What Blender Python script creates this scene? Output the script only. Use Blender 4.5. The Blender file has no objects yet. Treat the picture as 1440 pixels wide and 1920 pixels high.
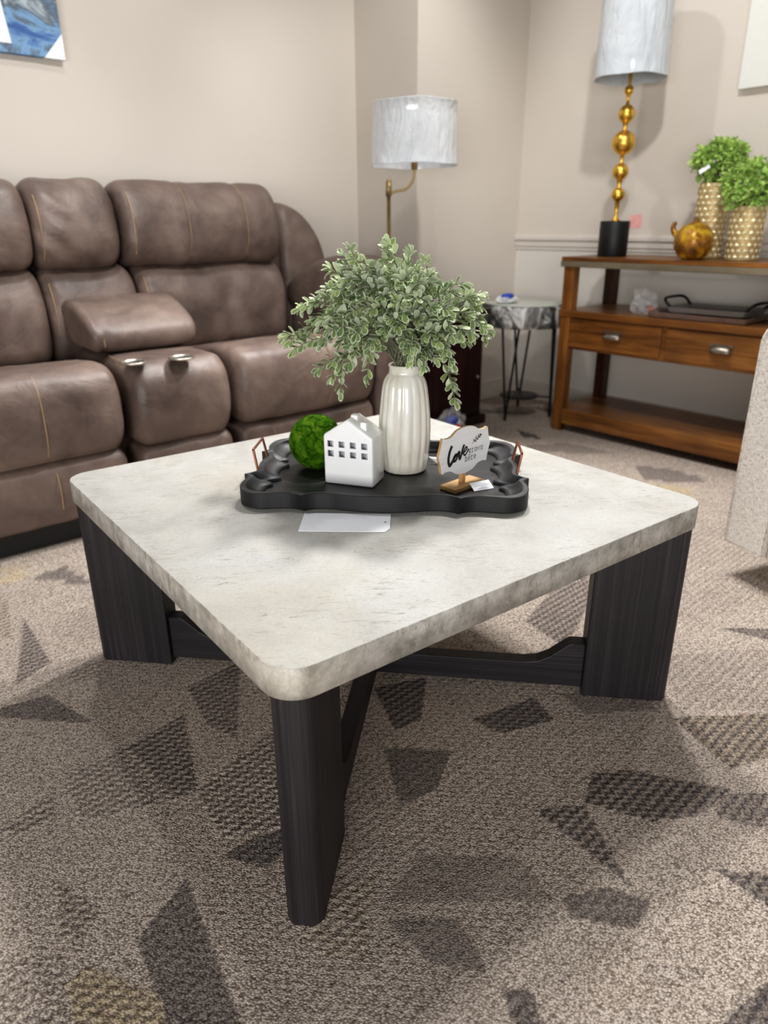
import bpy, bmesh, math, random
from math import sin, cos, pi, radians, sqrt, atan2, floor, tan
from mathutils import Vector, Matrix, noise
random.seed(7)
COL = bpy.context.scene.collection

# ------------------------------------------------------------------ camera calibration (metres)
F = 1339.0; PT = 0.38352696; RO = -0.00782419; CZ = 0.96943
_cp, _sp, _cr, _sr = cos(PT), sin(PT), cos(RO), sin(RO)
FW = Vector((0, _cp, -_sp)); _up = Vector((0, _sp, _cp)); _rt = Vector((1, 0, 0))
RT = _rt*_cr + _up*_sr; UP = -_rt*_sr + _up*_cr
def ray(u, v): return FW*F + RT*(u-720) - UP*(v-960)
def at_z(u, v, z):
    d = ray(u, v); t = (z-CZ)/d.z; return Vector((d.x*t, d.y*t, z))
# room frame: s runs along the sofa wall, t runs towards it
A = radians(40.5)
U1 = Vector((cos(A), sin(A))); N1 = Vector((-sin(A), cos(A)))
def W(s, t, z=0): return Vector((s*U1.x+t*N1.x, s*U1.y+t*N1.y, z))
def ST(p): return Vector((p[0]*U1.x+p[1]*U1.y, p[0]*N1.x+p[1]*N1.y, p[2]))
def onS(u, v, s):
    d = ray(u, v); k = s/(d.x*U1.x+d.y*U1.y); return ST((d.x*k, d.y*k, CZ+d.z*k))
def onT(u, v, t):
    d = ray(u, v); k = t/(d.x*N1.x+d.y*N1.y); return ST((d.x*k, d.y*k, CZ+d.z*k))
def onY(u, v, y):
    d = ray(u, v); k = y/d.y; return Vector((d.x*k, y, CZ+d.z*k))

# ------------------------------------------------------------------ materials
def srgb(r, g, b):
    f = lambda c: (c/255/12.92) if c/255 <= .04045 else ((c/255+.055)/1.055)**2.4
    return (f(r), f(g), f(b), 1)
class NT:
    def __init__(s, name):
        s.m = bpy.data.materials.new(name); s.m.use_nodes = True
        s.t = s.m.node_tree; s.n = s.t.nodes; s.l = s.t.links
        s.b = s.n['Principled BSDF']; s._tc = None
    def node(s, typ, **kw):
        n = s.n.new(typ)
        for k, v in kw.items():
            if k.startswith('i_'):
                n.inputs[k[2:].replace('_', ' ')].default_value = v
            else: setattr(n, k, v)
        return n
    def coord(s, scale=(1, 1, 1), rot=(0, 0, 0), pre=None):
        if s._tc is None: s._tc = s.node('ShaderNodeTexCoord')
        if pre is not None:
            m1 = s.node('ShaderNodeMapping'); m1.inputs['Rotation'].default_value = (0, 0, pre); s.l.new(s._tc.outputs['Object'], m1.inputs[0])
            m2 = s.node('ShaderNodeMapping'); m2.inputs['Scale'].default_value = scale; s.l.new(m1.outputs[0], m2.inputs[0]); return m2.outputs[0]
        mp = s.node('ShaderNodeMapping'); mp.inputs['Scale'].default_value = scale; mp.inputs['Rotation'].default_value = rot
        s.l.new(s._tc.outputs['Object'], mp.inputs[0]); return mp.outputs[0]
    def noise(s, scale, detail=3, vec=None, rough=.5, dist=0):
        n = s.node('ShaderNodeTexNoise'); n.inputs['Scale'].default_value = scale; n.inputs['Detail'].default_value = detail
        n.inputs['Roughness'].default_value = rough; n.inputs['Distortion'].default_value = dist
        s.l.new(vec if vec is not None else s.coord(), n.inputs['Vector']); return n.outputs['Fac']
    def ramp(s, fac, stops):
        r = s.node('ShaderNodeValToRGB'); e = r.color_ramp.elements
        while len(e) < len(stops): e.new(.5)
        for q, (p, c) in zip(e, stops): q.position = p; q.color = c if len(c) == 4 else (*c, 1)
        s.l.new(fac, r.inputs[0]); return r.outputs[0]
    def mix(s, fac, a, b, mode='MIX'):
        n = s.node('ShaderNodeMix', data_type='RGBA', blend_type=mode)
        for sock, v in ((n.inputs[0], fac), (n.inputs[6], a), (n.inputs[7], b)):
            if hasattr(v, 'links'): s.l.new(v, sock)
            else: sock.default_value = v
        return n.outputs[2]
    def math(s, op, a, b=0.0, c=None):
        n = s.node('ShaderNodeMath', operation=op)
        for i, v in enumerate((a, b) if c is None else (a, b, c)):
            if hasattr(v, 'links'): s.l.new(v, n.inputs[i])
            else: n.inputs[i].default_value = v
        return n.outputs[0]
    def bump(s, h, strength=.3, dist=.002, prev=None):
        n = s.node('ShaderNodeBump'); n.inputs['Strength'].default_value = strength; n.inputs['Distance'].default_value = dist
        s.l.new(h, n.inputs['Height'])
        if prev is not None: s.l.new(prev, n.inputs['Normal'])
        s.l.new(n.outputs[0], s.b.inputs['Normal']); return n.outputs[0]
    def set(s, **kw):
        for k, v in kw.items():
            sock = s.b.inputs[k.replace('_', ' ')]
            if hasattr(v, 'links'): s.l.new(v, sock)
            else: sock.default_value = v
        return s.m
def plain(name, col, rough=.5, metal=0, var=.12, vs=30, bump=0, bs=200, bd=.001, coat=0, spec=None):
    n = NT(name); lo = tuple(c*(1-var) for c in col[:3])+(1,); hi = tuple(min(1, c*(1+var)) for c in col[:3])+(1,)
    c = n.ramp(n.noise(vs, 4), [(.3, lo), (.7, hi)])
    if bump: n.bump(n.noise(bs, 3), bump, bd)
    n.set(Base_Color=c, Roughness=rough, Metallic=metal, Coat_Weight=coat)
    if spec is not None: n.set(Specular_IOR_Level=spec)
    return n.m

def mat_wood(name, dark, mid, light, axis='X', scale=1, rough=.45, streak=28, bump=.15, cross=False):
    n = NT(name)
    sc = {'X': (1.2, streak, streak), 'Y': (streak, 1.2, streak), 'Z': (streak, streak, 1.2)}[axis]
    v = n.coord(tuple(a*scale for a in sc))
    a = n.noise(1.0, 6, v, .62, .6); b = n.noise(5.0, 4, v, .6)
    f = n.math('ADD', n.math('MULTIPLY', a, .7), n.math('MULTIPLY', b, .3))
    c = n.ramp(f, [(.34, dark), (.5, mid), (.68, light)])
    big = n.noise(3.5, 3)
    c = n.mix(n.ramp(big, [(.35, (0, 0, 0)), (.7, (.55, .55, .55))]), c, dark)
    n.bump(f, bump, .001)
    return n.set(Base_Color=c, Roughness=rough)

M = {}
M['wall'] = plain('wall_paint', srgb(214, 206, 196), .85, var=.015, vs=3, bump=.06, bs=260)
M['wall_low'] = plain('wainscot_paint', srgb(222, 217, 210), .7, var=.015, vs=3)
M['trim'] = plain('trim_paint', srgb(216, 209, 201), .5, var=.02)
# concrete laminate
def concrete(name, edge=False):
    n = NT(name)
    base = n.ramp(n.noise(5.5, 8, n.coord(), .68, .4), [(.32, srgb(172, 168, 162)), (.5, srgb(187, 185, 180)), (.66, srgb(196, 195, 192))])
    warm = n.ramp(n.noise(3.2, 5, n.coord((1, 1, 1), (0, 0, 1)), .6, .5), [(.5, (0, 0, 0)), (.72, (.32, .32, .32))])
    c = n.mix(warm, base, srgb(214, 203, 180))
    v = n.coord((34, 120, 40) if not edge else (60, 60, 22), pre=.60 if not edge else 0)
    fleck = n.ramp(n.noise(1.0, 7, v, .75, .8), [(.36, (.85, .85, .85)), (.455, (0, 0, 0))])
    patch = n.ramp(n.noise(9, 5, None, .65), [(.40, (.12, .12, .12)), (.56, (1, 1, 1))])
    mott = n.ramp(n.noise(1, 6, n.coord((14, 30, 20), pre=.6), .7, .5), [(.35, (.86, .855, .84)), (.6, (1, 1, 1))])
    base = n.mix(1.0, base, mott, 'MULTIPLY')
    c = n.mix(n.mix(1.0, fleck, patch, 'MULTIPLY'), c, srgb(150, 143, 132))
    grain = n.ramp(n.noise(240, 3, None, .7), [(.35, (.9, .9, .9)), (.6, (1, 1, 1))])
    c = n.mix(1.0, c, grain, 'MULTIPLY')
    if edge:
        blot = n.ramp(n.noise(24, 6, None, .7), [(.36, (.62, .61, .58)), (.50, (.92, .91, .89)), (.66, (1.25, 1.24, 1.22))])
        c = n.mix(1.0, c, blot, 'MULTIPLY')
    n.bump(n.noise(160, 4, None, .7), .12, .0008)
    return n.set(Base_Color=c, Roughness=.5)
M['concrete'] = concrete('pale_concrete_laminate'); M['concrete_edge'] = concrete('concrete_laminate_edge', True)
def charcoal(nm, ax): return mat_wood(nm, srgb(24, 22, 25), srgb(42, 38, 41), srgb(68, 63, 65), ax, 1, .5, 120, .4)
M['charcoal_v'] = charcoal('charcoal_oak_upright', 'Z'); M['charcoal_h'] = charcoal('charcoal_oak_rail', 'X')
# leather
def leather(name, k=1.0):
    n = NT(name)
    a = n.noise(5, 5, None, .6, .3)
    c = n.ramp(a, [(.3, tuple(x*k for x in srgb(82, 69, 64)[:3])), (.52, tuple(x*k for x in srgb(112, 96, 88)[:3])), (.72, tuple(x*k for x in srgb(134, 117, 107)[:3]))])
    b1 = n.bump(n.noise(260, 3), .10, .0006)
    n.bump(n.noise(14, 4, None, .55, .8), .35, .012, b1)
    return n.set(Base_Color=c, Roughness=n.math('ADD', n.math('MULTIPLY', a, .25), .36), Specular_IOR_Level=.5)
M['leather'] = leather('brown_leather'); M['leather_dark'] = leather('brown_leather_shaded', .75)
M['thread'] = plain('tan_thread', srgb(166, 140, 108), .7, bump=.4, bs=500)
M['black'] = plain('black_paint', srgb(24, 24, 25), .5)
M['blackmetal'] = plain('black_iron', srgb(36, 36, 38), .35, metal=.6)
M['chrome'] = plain('brushed_steel', srgb(220, 215, 205), .3, metal=1)
M['traymat'] = None
n = NT('charcoal_tray_wood')
c = n.ramp(n.noise(1.0, 6, n.coord((6, 90, 6)), .65, .5), [(.3, srgb(26, 26, 27)), (.6, srgb(44, 44, 45)), (.85, srgb(80, 80, 80))])
n.bump(n.noise(2.0, 4, n.coord((6, 90, 6))), .2, .0008); n.set(Base_Color=c, Roughness=.42); M['traymat'] = n.m
n = NT('tray_rim_wood')
c = n.ramp(n.noise(30, 5), [(.3, srgb(40, 40, 42)), (.75, srgb(66, 66, 68))]); n.set(Base_Color=c, Roughness=.5); M['trayrim'] = n.m
M['copper'] = plain('copper', srgb(150, 96, 76), .35, metal=.85, var=.2)
M['ceramic'] = plain('white_ceramic', srgb(250, 251, 251), .22, var=.01, coat=.4)
n = NT('cream_glaze'); c = n.ramp(n.noise(1, 5, n.coord((30, 30, 5)), .6, .6), [(.3, srgb(206, 200, 184)), (.5, srgb(228, 226, 216)), (.7, srgb(240, 239, 233))])
n.set(Base_Color=c, Roughness=.2, Coat_Weight=.5); M['glaze'] = n.m
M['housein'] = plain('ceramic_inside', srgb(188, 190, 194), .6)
n = NT('moss'); c = n.ramp(n.noise(38, 5, None, .7), [(.28, srgb(30, 62, 6)), (.5, srgb(72, 116, 18)), (.72, srgb(128, 158, 48))])
la = n.node('ShaderNodeAttribute', attribute_name='lump'); c = n.mix(n.ramp(la.outputs['Fac'], [(.0, (.8, .8, .8)), (.35, (0, 0, 0))]), c, srgb(26, 52, 6))  # lump mask darkens creases between lumps; their shade sits in the colour
n.bump(n.noise(300, 4), 1.0, .004); n.set(Base_Color=c, Roughness=.95, Specular_IOR_Level=.1); M['moss'] = n.m
def leafmat(name, mid, mid2, edge, ew=.55):
    n = NT(name); at = n.node('ShaderNodeAttribute', attribute_name='edge')
    c = n.ramp(n.noise(22, 3), [(.35, mid), (.65, mid2)])
    fr = n.noise(420, 3)
    e = n.math('ADD', at.outputs['Fac'], n.math('MULTIPLY', n.math('SUBTRACT', fr, .5), .5))
    k = n.ramp(e, [(ew, (0.05, 0.05, 0.05)), (min(.98, ew+.3), (1, 1, 1))])
    c = n.mix(k, c, edge)
    bf = n.node('ShaderNodeNewGeometry').outputs['Backfacing']
    c = n.mix(n.math('MULTIPLY', bf, .55), c, edge)
    n.set(Base_Color=c, Roughness=.6, Subsurface_Weight=0, Specular_IOR_Level=.3); return n.m
M['leaf'] = leafmat('frosted_leaf', srgb(94, 118, 66), srgb(150, 170, 98), srgb(220, 227, 206), .66)
M['leaf2'] = leafmat('bright_leaf', srgb(112, 158, 56), srgb(172, 206, 98), srgb(214, 234, 158), .7)
M['stem'] = plain('grey_stem', srgb(120, 122, 100), .8, bump=.4)
M['stem_green'] = plain('green_stem', srgb(60, 90, 40), .8)
M['whitewood'] = mat_wood('whitewashed_wood', srgb(212, 212, 212), srgb(229, 229, 230), srgb(236, 236, 237), 'X', 1, .6, 40, .1)
M['rawwood'] = mat_wood('light_pine', srgb(170, 130, 84), srgb(200, 162, 112), srgb(218, 184, 136), 'X', 2, .6, 20)
M['ink'] = plain('black_ink', srgb(22, 22, 24), .6)
M['greyink'] = plain('grey_ink', srgb(120, 122, 130), .6)
M['paper'] = plain('white_paper', srgb(246, 248, 253), .6, var=.01)
M['paper_back'] = plain('worn_paper', srgb(226, 228, 228), .7, var=.02)
oak = lambda nm, ax: mat_wood(nm, srgb(70, 42, 20), srgb(142, 92, 42), srgb(176, 124, 64), ax, .9, .35, 22, .15)
M['oak_x'] = oak('honey_oak_depth', 'X'); M['oak_y'] = oak('honey_oak_length', 'Y'); M['oak_z'] = oak('honey_oak_upright', 'Z')
M['oak_dark'] = mat_wood('dark_oak', srgb(34, 18, 8), srgb(70, 38, 16), srgb(96, 56, 26), 'Z', .9, .4, 22)  # darker brown oak, used on the console's rear legs
M['greyedge'] = mat_wood('grey_weathered_edge', srgb(84, 76, 60), srgb(122, 112, 92), srgb(146, 136, 114), 'Y', 1, .6, 30, .3)
M['pewter'] = plain('pewter', srgb(150, 142, 132), .35, metal=.9)
M['gold'] = plain('gold_leaf', srgb(232, 188, 92), .34, metal=1, var=.15, vs=60, bump=.15, bs=120)
M['goldlat'] = plain('champagne_gold', srgb(196, 172, 124), .5, metal=.4, var=.25, vs=90)
M['goldpale'] = plain('pale_gold', srgb(232, 222, 184), .4, metal=.3, var=.1, vs=90)
M['brass'] = plain('aged_brass', srgb(176, 152, 108), .4, metal=.7)
n = NT('plastic_wrapped_shade')
c = n.ramp(n.noise(7, 4, None, .6, 1.5), [(.35, srgb(222, 227, 231)), (.65, srgb(238, 241, 244))])
n.bump(n.noise(1, 4, n.coord((14, 14, 5)), .6, 2.0), .9, .016)
n.set(Base_Color=c, Roughness=.6, Coat_Weight=1.0, Coat_Roughness=.1); M['shade'] = n.m
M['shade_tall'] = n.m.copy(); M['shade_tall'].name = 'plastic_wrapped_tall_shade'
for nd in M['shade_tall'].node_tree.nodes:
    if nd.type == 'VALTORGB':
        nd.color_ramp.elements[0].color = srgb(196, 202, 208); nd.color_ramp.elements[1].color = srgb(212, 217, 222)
n = NT('clear_film'); tr = n.set(Base_Color=(1, 1, 1, 1), Roughness=.12, Alpha=.22); n.bump(n.noise(40, 4, None, .6, 1), .8, .01); M['film'] = n.m
M['blue'] = plain('blue_print', srgb(50, 82, 190), .5); M['red'] = plain('red_print', srgb(222, 78, 60), .5)
M['pink'] = plain('pink_paper', srgb(238, 178, 176), .7)
M['espresso'] = mat_wood('espresso_wood', srgb(22, 10, 9), srgb(44, 20, 18), srgb(64, 32, 28), 'Z', 1, .35, 18)
n = NT('mottled_grey_hide')
c = n.ramp(n.noise(1, 4, n.coord((16, 16, 9)), .55, .8), [(.38, srgb(52, 50, 50)), (.5, srgb(120, 118, 116)), (.62, srgb(222, 221, 218))]); n.set(Base_Color=c, Roughness=.5); M['hide'] = n.m
M['glasstop'] = plain('pale_glass_top', srgb(196, 200, 190), .15, var=.05)
n = NT('beige_tweed')
hx = n.noise(1, 4, n.coord((60, 60, 420)), .7); hz = n.noise(1, 4, n.coord((420, 420, 60)), .7)
f = n.math('ADD', n.math('MULTIPLY', hx, .5), n.math('MULTIPLY', hz, .5))
c = n.ramp(f, [(.40, srgb(158, 148, 138)), (.475, srgb(216, 209, 200)), (.56, srgb(240, 235, 228))]); n.bump(f, .6, .002); n.set(Base_Color=c, Roughness=.9); M['tweed'] = n.m
M['canvas'] = plain('blank_canvas', srgb(226, 226, 220), .8, var=.01, bump=.2, bs=500)
n = NT('blue_abstract_painting')
a = n.noise(5, 7, n.coord((1, 1, 1.3)), .62, 1.2)
c = n.ramp(a, [(.28, srgb(40, 62, 120)), (.42, srgb(76, 112, 170)), (.52, srgb(130, 168, 205)), (.6, srgb(96, 108, 120)), (.72, srgb(206, 218, 224))])
lz = n.node('ShaderNodeSeparateXYZ'); n.l.new(n.coord(), lz.inputs[0])
sky = n.ramp(n.math('ADD', lz.outputs['Z'], n.math('MULTIPLY', a, .1)), [(.26, (0, 0, 0)), (.34, (1, 1, 1))])
c = n.mix(sky, c, srgb(214, 230, 232)); n.set(Base_Color=c, Roughness=.7); M['painting'] = n.m
M['metaltray'] = plain('dull_metal_tray', srgb(150, 146, 143), .4, metal=.25, var=.1)
M['bronzetray'] = plain('bronze_tray', srgb(150, 128, 118), .45, metal=.15, var=.15)
M['soil'] = plain('dark_filler', srgb(34, 40, 24), .9)
n = NT('gold_brown_gourd')
c = n.ramp(n.noise(17, 4, None, .6, .6), [(.36, srgb(96, 62, 40)), (.5, srgb(168, 118, 40)), (.62, srgb(222, 182, 60))]); n.set(Base_Color=c, Roughness=.35, Metallic=.3); M['gourd'] = n.m

# carpet: woven loops, rib rows and darker or ochre shards from vertex masks
n = NT('patterned_carpet')
RA = radians(42.5)
vec = n.coord((1, 1, 1), (0, 0, -RA))
sp = n.node('ShaderNodeSeparateXYZ'); n.l.new(vec, sp.inputs[0])
vor = n.node('ShaderNodeTexVoronoi', feature='F1'); vor.inputs['Scale'].default_value = 1
n.l.new(n.coord((300, 380, 1), (0, 0, -RA)), vor.inputs['Vector'])
loop = vor.outputs['Distance']; cellc = vor.outputs['Color']
sc_ = n.node('ShaderNodeSeparateColor'); n.l.new(cellc, sc_.inputs[0]); rnd = sc_.outputs[0]
tone = n.noise(2.2, 4, None, .6)
base = n.ramp(rnd, [(.0, srgb(136, 123, 112)), (.25, srgb(190, 175, 162)), (.6, srgb(217, 203, 190)), (1.0, srgb(234, 221, 208))])
base = n.mix(n.ramp(tone, [(.35, (0, 0, 0)), (.7, (.5, .5, .5))]), base, srgb(172, 160, 152))
at = n.node('ShaderNodeAttribute', attribute_name='mask'); ms = n.node('ShaderNodeSeparateColor'); n.l.new(at.outputs['Color'], ms.inputs[0])
mdark, mrib, myel = ms.outputs[0], ms.outputs[1], ms.outputs[2]
# rib rows: run along local x, zigzag
zig = n.math('PINGPONG', n.math('MULTIPLY', sp.outputs[0], 1.0), .0085)
wob = n.math('MULTIPLY', n.noise(40, 2), .004)
yy = n.math('ADD', n.math('ADD', sp.outputs[1], n.math('MULTIPLY', zig, .75)), wob)
rib = n.math('ADD', n.math('MULTIPLY', n.math('SINE', n.math('MULTIPLY', yy, 2*pi/.018)), .5), .5)
grain_ = n.math('MULTIPLY', n.math('SUBTRACT', n.noise(300, 2), .5), .9)
dk = n.ramp(n.math('ADD', mdark, n.math('MULTIPLY', n.math('SUBTRACT', rnd, .5), .7)), [(.42, (0, 0, 0)), (.58, (1, 1, 1))])
ribm = n.math('MULTIPLY', n.math('SUBTRACT', 1.0, rib), mrib)
dk2 = n.math('MAXIMUM', n.math('MULTIPLY', dk, n.math('ADD', .55, n.math('MULTIPLY', ribm, .45))), n.math('MULTIPLY', n.math('POWER', ribm, 1.6), .62))
darkc = n.ramp(rnd, [(0, srgb(46, 44, 50)), (.6, srgb(76, 71, 76)), (1, srgb(112, 104, 104))])
col = n.mix(n.math('MULTIPLY', myel, .5), base, srgb(214, 192, 146))
col = n.mix(dk2, col, darkc)
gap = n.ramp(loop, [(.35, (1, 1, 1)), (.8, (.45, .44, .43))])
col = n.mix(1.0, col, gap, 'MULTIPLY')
h = n.math('ADD', n.math('MULTIPLY', n.math('SUBTRACT', 1.0, loop), .55), n.math('MULTIPLY', n.math('MULTIPLY', rib, mrib), 1.1))
n.bump(h, .9, .0035)
n.set(Base_Color=col, Roughness=.95, Specular_IOR_Level=.15); M['carpet'] = n.m

# ------------------------------------------------------------------ object helpers
def tag(o, label=None, cat=None, group=None, kind=None):
    if label: o['label'] = label
    if cat: o['category'] = cat
    if group: o['group'] = group
    if kind: o['kind'] = kind
    return o
def thing(name, label, cat, loc, rz=0, group=None):
    o = bpy.data.objects.new(name, None); COL.objects.link(o); o.empty_display_size = .05
    o.location = loc; o.rotation_euler = (0, 0, rz); return tag(o, label, cat, group)
def rthing(name, label, cat, s, t, z=0, rz=0, group=None):
    o = thing(name, label, cat, W(s, t, z), A+rz, group); return o
class B:
    def __init__(self): self.bm = bmesh.new()
    def add(self, verts, faces, mi=0, smooth=False):
        vs = [self.bm.verts.new(v) for v in verts]
        for f in faces:
            try:
                q = self.bm.faces.new([vs[i] for i in f]); q.material_index = mi; q.smooth = smooth
            except ValueError: pass
        return vs
    def box(self, x0, x1, y0, y1, z0, z1, mi=0):
        v = [(x, y, z) for z in (z0, z1) for x, y in ((x0, y0), (x1, y0), (x1, y1), (x0, y1))]
        return self.add(v, [(0, 3, 2, 1), (4, 5, 6, 7), (0, 1, 5, 4), (1, 2, 6, 5), (2, 3, 7, 6), (3, 0, 4, 7)], mi)
    def rings(self, rings, mi=0, smooth=True, caps=True, closed=True):
        n_ = len(rings[0]); V = [v for r in rings for v in r]; Fs = []
        for i in range(len(rings)-1):
            for j in range(n_ if closed else n_-1):
                k = (j+1) % n_
                Fs.append((i*n_+j, i*n_+k, (i+1)*n_+k, (i+1)*n_+j))
        vs = self.add(V, Fs, mi, smooth)
        if caps:
            for r, rev in ((0, True), (len(rings)-1, False)):
                f = vs[r*n_:(r+1)*n_]
                try:
                    q = self.bm.faces.new(f[::-1] if rev else f); q.material_index = mi; q.smooth = False
                except ValueError: pass
        return vs
    def lathe(self, prof, c=(0, 0, 0), n_=32, mi=0, caps=True, fn=None, smooth=True):
        R = []
        for i, (r, z) in enumerate(prof):
            ring = []
            for j in range(n_):
                a = 2*pi*j/n_; rr = max(1e-4, r*(fn(a, z) if fn else 1))
                ring.append((c[0]+rr*cos(a), c[1]+rr*sin(a), c[2]+z))
            R.append(ring)
        return self.rings(R, mi, smooth, caps)
    def tube(self, pts, r, n_=8, mi=0, closed=False, smooth=True):
        pts = [Vector(p) for p in pts]; m = len(pts); R = []; up = None
        rr = r if isinstance(r, (list, tuple)) else [r]*m
        for i, p in enumerate(pts):
            if closed: d = pts[(i+1) % m]-pts[i-1]
            else: d = pts[min(i+1, m-1)]-pts[max(i-1, 0)]
            if d.length < 1e-9: d = Vector((0, 0, 1))
            d.normalize()
            if up is None:
                up = Vector((0, 0, 1)) if abs(d.z) < .9 else Vector((1, 0, 0))
            x = d.cross(up)
            if x.length < 1e-6: x = d.cross(Vector((0, 1, 0)))
            x.normalize(); up = x.cross(d).normalized()
            R.append([p+(x*cos(2*pi*k/n_)+up*sin(2*pi*k/n_))*rr[i] for k in range(n_)])
        if closed: R.append(R[0])
        return self.rings(R, mi, smooth, not closed)
    def ribbon(self, pts, w, off=.0, mi=0):   # flat stroke in the local x-z plane at y = off
        pts = [Vector((p[0], off, p[1])) for p in pts]
        L = []; m = len(pts)
        ww = w if isinstance(w, (list, tuple)) else [w]*m
        for i, p in enumerate(pts):
            d = pts[min(i+1, m-1)]-pts[max(i-1, 0)]
            d = d.normalized() if d.length > 1e-9 else Vector((1, 0, 0))
            nn = Vector((-d.z, 0, d.x))*ww[i]/2
            ext = d*ww[i]*.4*(-1 if i == 0 else (1 if i == m-1 else 0))
            L.append((p+nn+ext, p-nn+ext))
        V = [q for a in L for q in a]
        self.add(V, [(2*i, 2*i+1, 2*i+3, 2*i+2) for i in range(m-1)], mi)
    def sphere(self, c, r, n_=24, mi=0, sq=(1, 1, 1)):
        prof = [(r*sin(pi*i/(n_//2)), -r*cos(pi*i/(n_//2))) for i in range(n_//2+1)]
        vs = self.lathe(prof, (0, 0, 0), n_, mi, False)
        for v in vs: v.co = Vector((c[0]+v.co.x*sq[0], c[1]+v.co.y*sq[1], c[2]+v.co.z*sq[2]))
        return vs
    def prism(self, outline, z0, z1, mi=0, mtop=None, bev=0, smooth_side=False):
        if bev:
            cx = sum(p[0] for p in outline)/len(outline); cy = sum(p[1] for p in outline)/len(outline)
            def ins(d):
                o = []; m = len(outline)
                for i, p in enumerate(outline):
                    a = Vector(outline[i-1][:2]); b = Vector(outline[(i+1) % m][:2]); t = (b-a).normalized(); nn = Vector((-t.y, t.x))
                    o.append((p[0]+nn.x*d, p[1]+nn.y*d))
                return o
            R = [[(x, y, z0) for x, y in outline], [(x, y, z1-bev) for x, y in outline], [(x, y, z1-bev*.3) for x, y in ins(bev*.3)], [(x, y, z1) for x, y in ins(bev)]]
        else:
            R = [[(x, y, z0) for x, y in outline], [(x, y, z1) for x, y in outline]]
        n_ = len(outline); V = [v for r in R for v in r]; vs = self.add(V, [], mi)
        for i in range(len(R)-1):
            for j in range(n_):
                k = (j+1) % n_
                q = self.bm.faces.new((vs[i*n_+j], vs[i*n_+k], vs[(i+1)*n_+k], vs[(i+1)*n_+j])); q.material_index = mi; q.smooth = smooth_side
        q = self.bm.faces.new(vs[:n_][::-1]); q.material_index = mi
        q = self.bm.faces.new(vs[-n_:]); q.material_index = mi if mtop is None else mtop
    def build(self, name, mats, parent=None, origin=(0, 0, 0), loc=None, rz=0, bevel=0, seg=2, recalc=True, auto=None, label=None):
        bm = self.bm
        o_ = Vector(origin)
        if o_.length: bmesh.ops.translate(bm, verts=bm.verts, vec=-o_)
        if recalc: bmesh.ops.recalc_face_normals(bm, faces=bm.faces)
        me = bpy.data.meshes.new(name); bm.to_mesh(me); bm.free()
        for m in (mats if isinstance(mats, (list, tuple)) else [mats]): me.materials.append(m)
        o = bpy.data.objects.new(name, me); COL.objects.link(o)
        if parent is not None: o.parent = parent
        if loc is not None: o.location = loc; o.rotation_euler = (0, 0, rz)
        if bevel:
            b = o.modifiers.new('bevel', 'BEVEL'); b.width = bevel; b.segments = seg; b.limit_method = 'ANGLE'; b.angle_limit = radians(40)
            b.harden_normals = False
        if label: o['label'] = label
        return o
def boxpart(name, x0, x1, y0, y1, z0, z1, mat, parent, bevel=.003, origin=(0, 0, 0)):
    b = B(); b.box(x0, x1, y0, y1, z0, z1); return b.build(name, mat, parent, origin, bevel=bevel)
def smooth_closed(pts, sub=6):
    out = []; m = len(pts)
    for i in range(m):
        p0, p1, p2, p3 = (Vector(pts[(i+k) % m]) for k in (-1, 0, 1, 2))
        for j in range(sub):
            t = j/sub
            out.append(.5*((2*p1)+(-p0+p2)*t+(2*p0-5*p1+4*p2-p3)*t*t+(-p0+3*p1-3*p2+p3)*t**3))
    return out
def smooth_open(pts, sub=6):
    out = []; m = len(pts)
    P = [Vector(p) for p in pts]
    for i in range(m-1):
        p0, p1, p2, p3 = P[max(i-1, 0)], P[i], P[i+1], P[min(i+2, m-1)]
        for j in range(sub):
            t = j/sub
            out.append(.5*((2*p1)+(-p0+p2)*t+(2*p0-5*p1+4*p2-p3)*t*t+(-p0+3*p1-3*p2+p3)*t**3))
    out.append(P[-1]); return out

# ------------------------------------------------------------------ room shell
SW, TW, TC, SJ = 3.40, 3.26, 2.80, 2.616       # right wall s, sofa wall t, chase wall t, chase corner s
def slab(name, s0, s1, t0, t1, z0, z1, mat):
    b = B(); b.box(0, s1-s0, 0, t1-t0, 0, z1-z0)
    return tag(b.build(name, mat, None, loc=W(s0, t0, z0), rz=A), kind='structure')
slab('wall_back', -3.2, SJ, TW, TW+.12, 0, 2.9, M['wall'])
slab('wall_corner', SJ, SW+.12, TC, TW+.12, 0, 2.9, M['wall'])
b = B(); b.box(0, .12, 0, 6, 0, .83, 1); b.box(0, .12, 0, 6, .83, 2.9, 0)
tag(b.build('wall_right', [M['wall'], M['wall_low']], None, loc=W(SW, TC-6, 0), rz=A), kind='structure')
b = B(); L = 6
prof = [(0, .832), (-.006, .832), (-.006, .842), (-.012, .850), (-.012, .874), (-.022, .882), (-.022, .898), (-.014, .906), (0, .908)]
b.rings([[(x, y, z) for x, z in prof] for y in (0, L-.001)], 0, False)
tag(b.build('trim_1', M['trim'], None, loc=W(SW-.0005, TC-6, 0), rz=A), kind='structure')
def baseboard(name, s0, s1, t0, t1):
    b = B(); b.box(0, s1-s0, 0, t1-t0, 0, .095); b.box(.0, s1-s0, 0.0, t1-t0, .095, .105)
    tag(b.build(name, M['trim'], None, loc=W(s0, t0, 0), rz=A, bevel=.003), kind='structure')
baseboard('baseboard_right', SW-.014, SW-.0005, TC-6, TC-.014)
baseboard('baseboard_corner', SJ, SW-.0005, TC-.014, TC-.0005)
baseboard('baseboard_back', -3.2, SJ-.014, TW-.014, TW-.0005)

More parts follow.
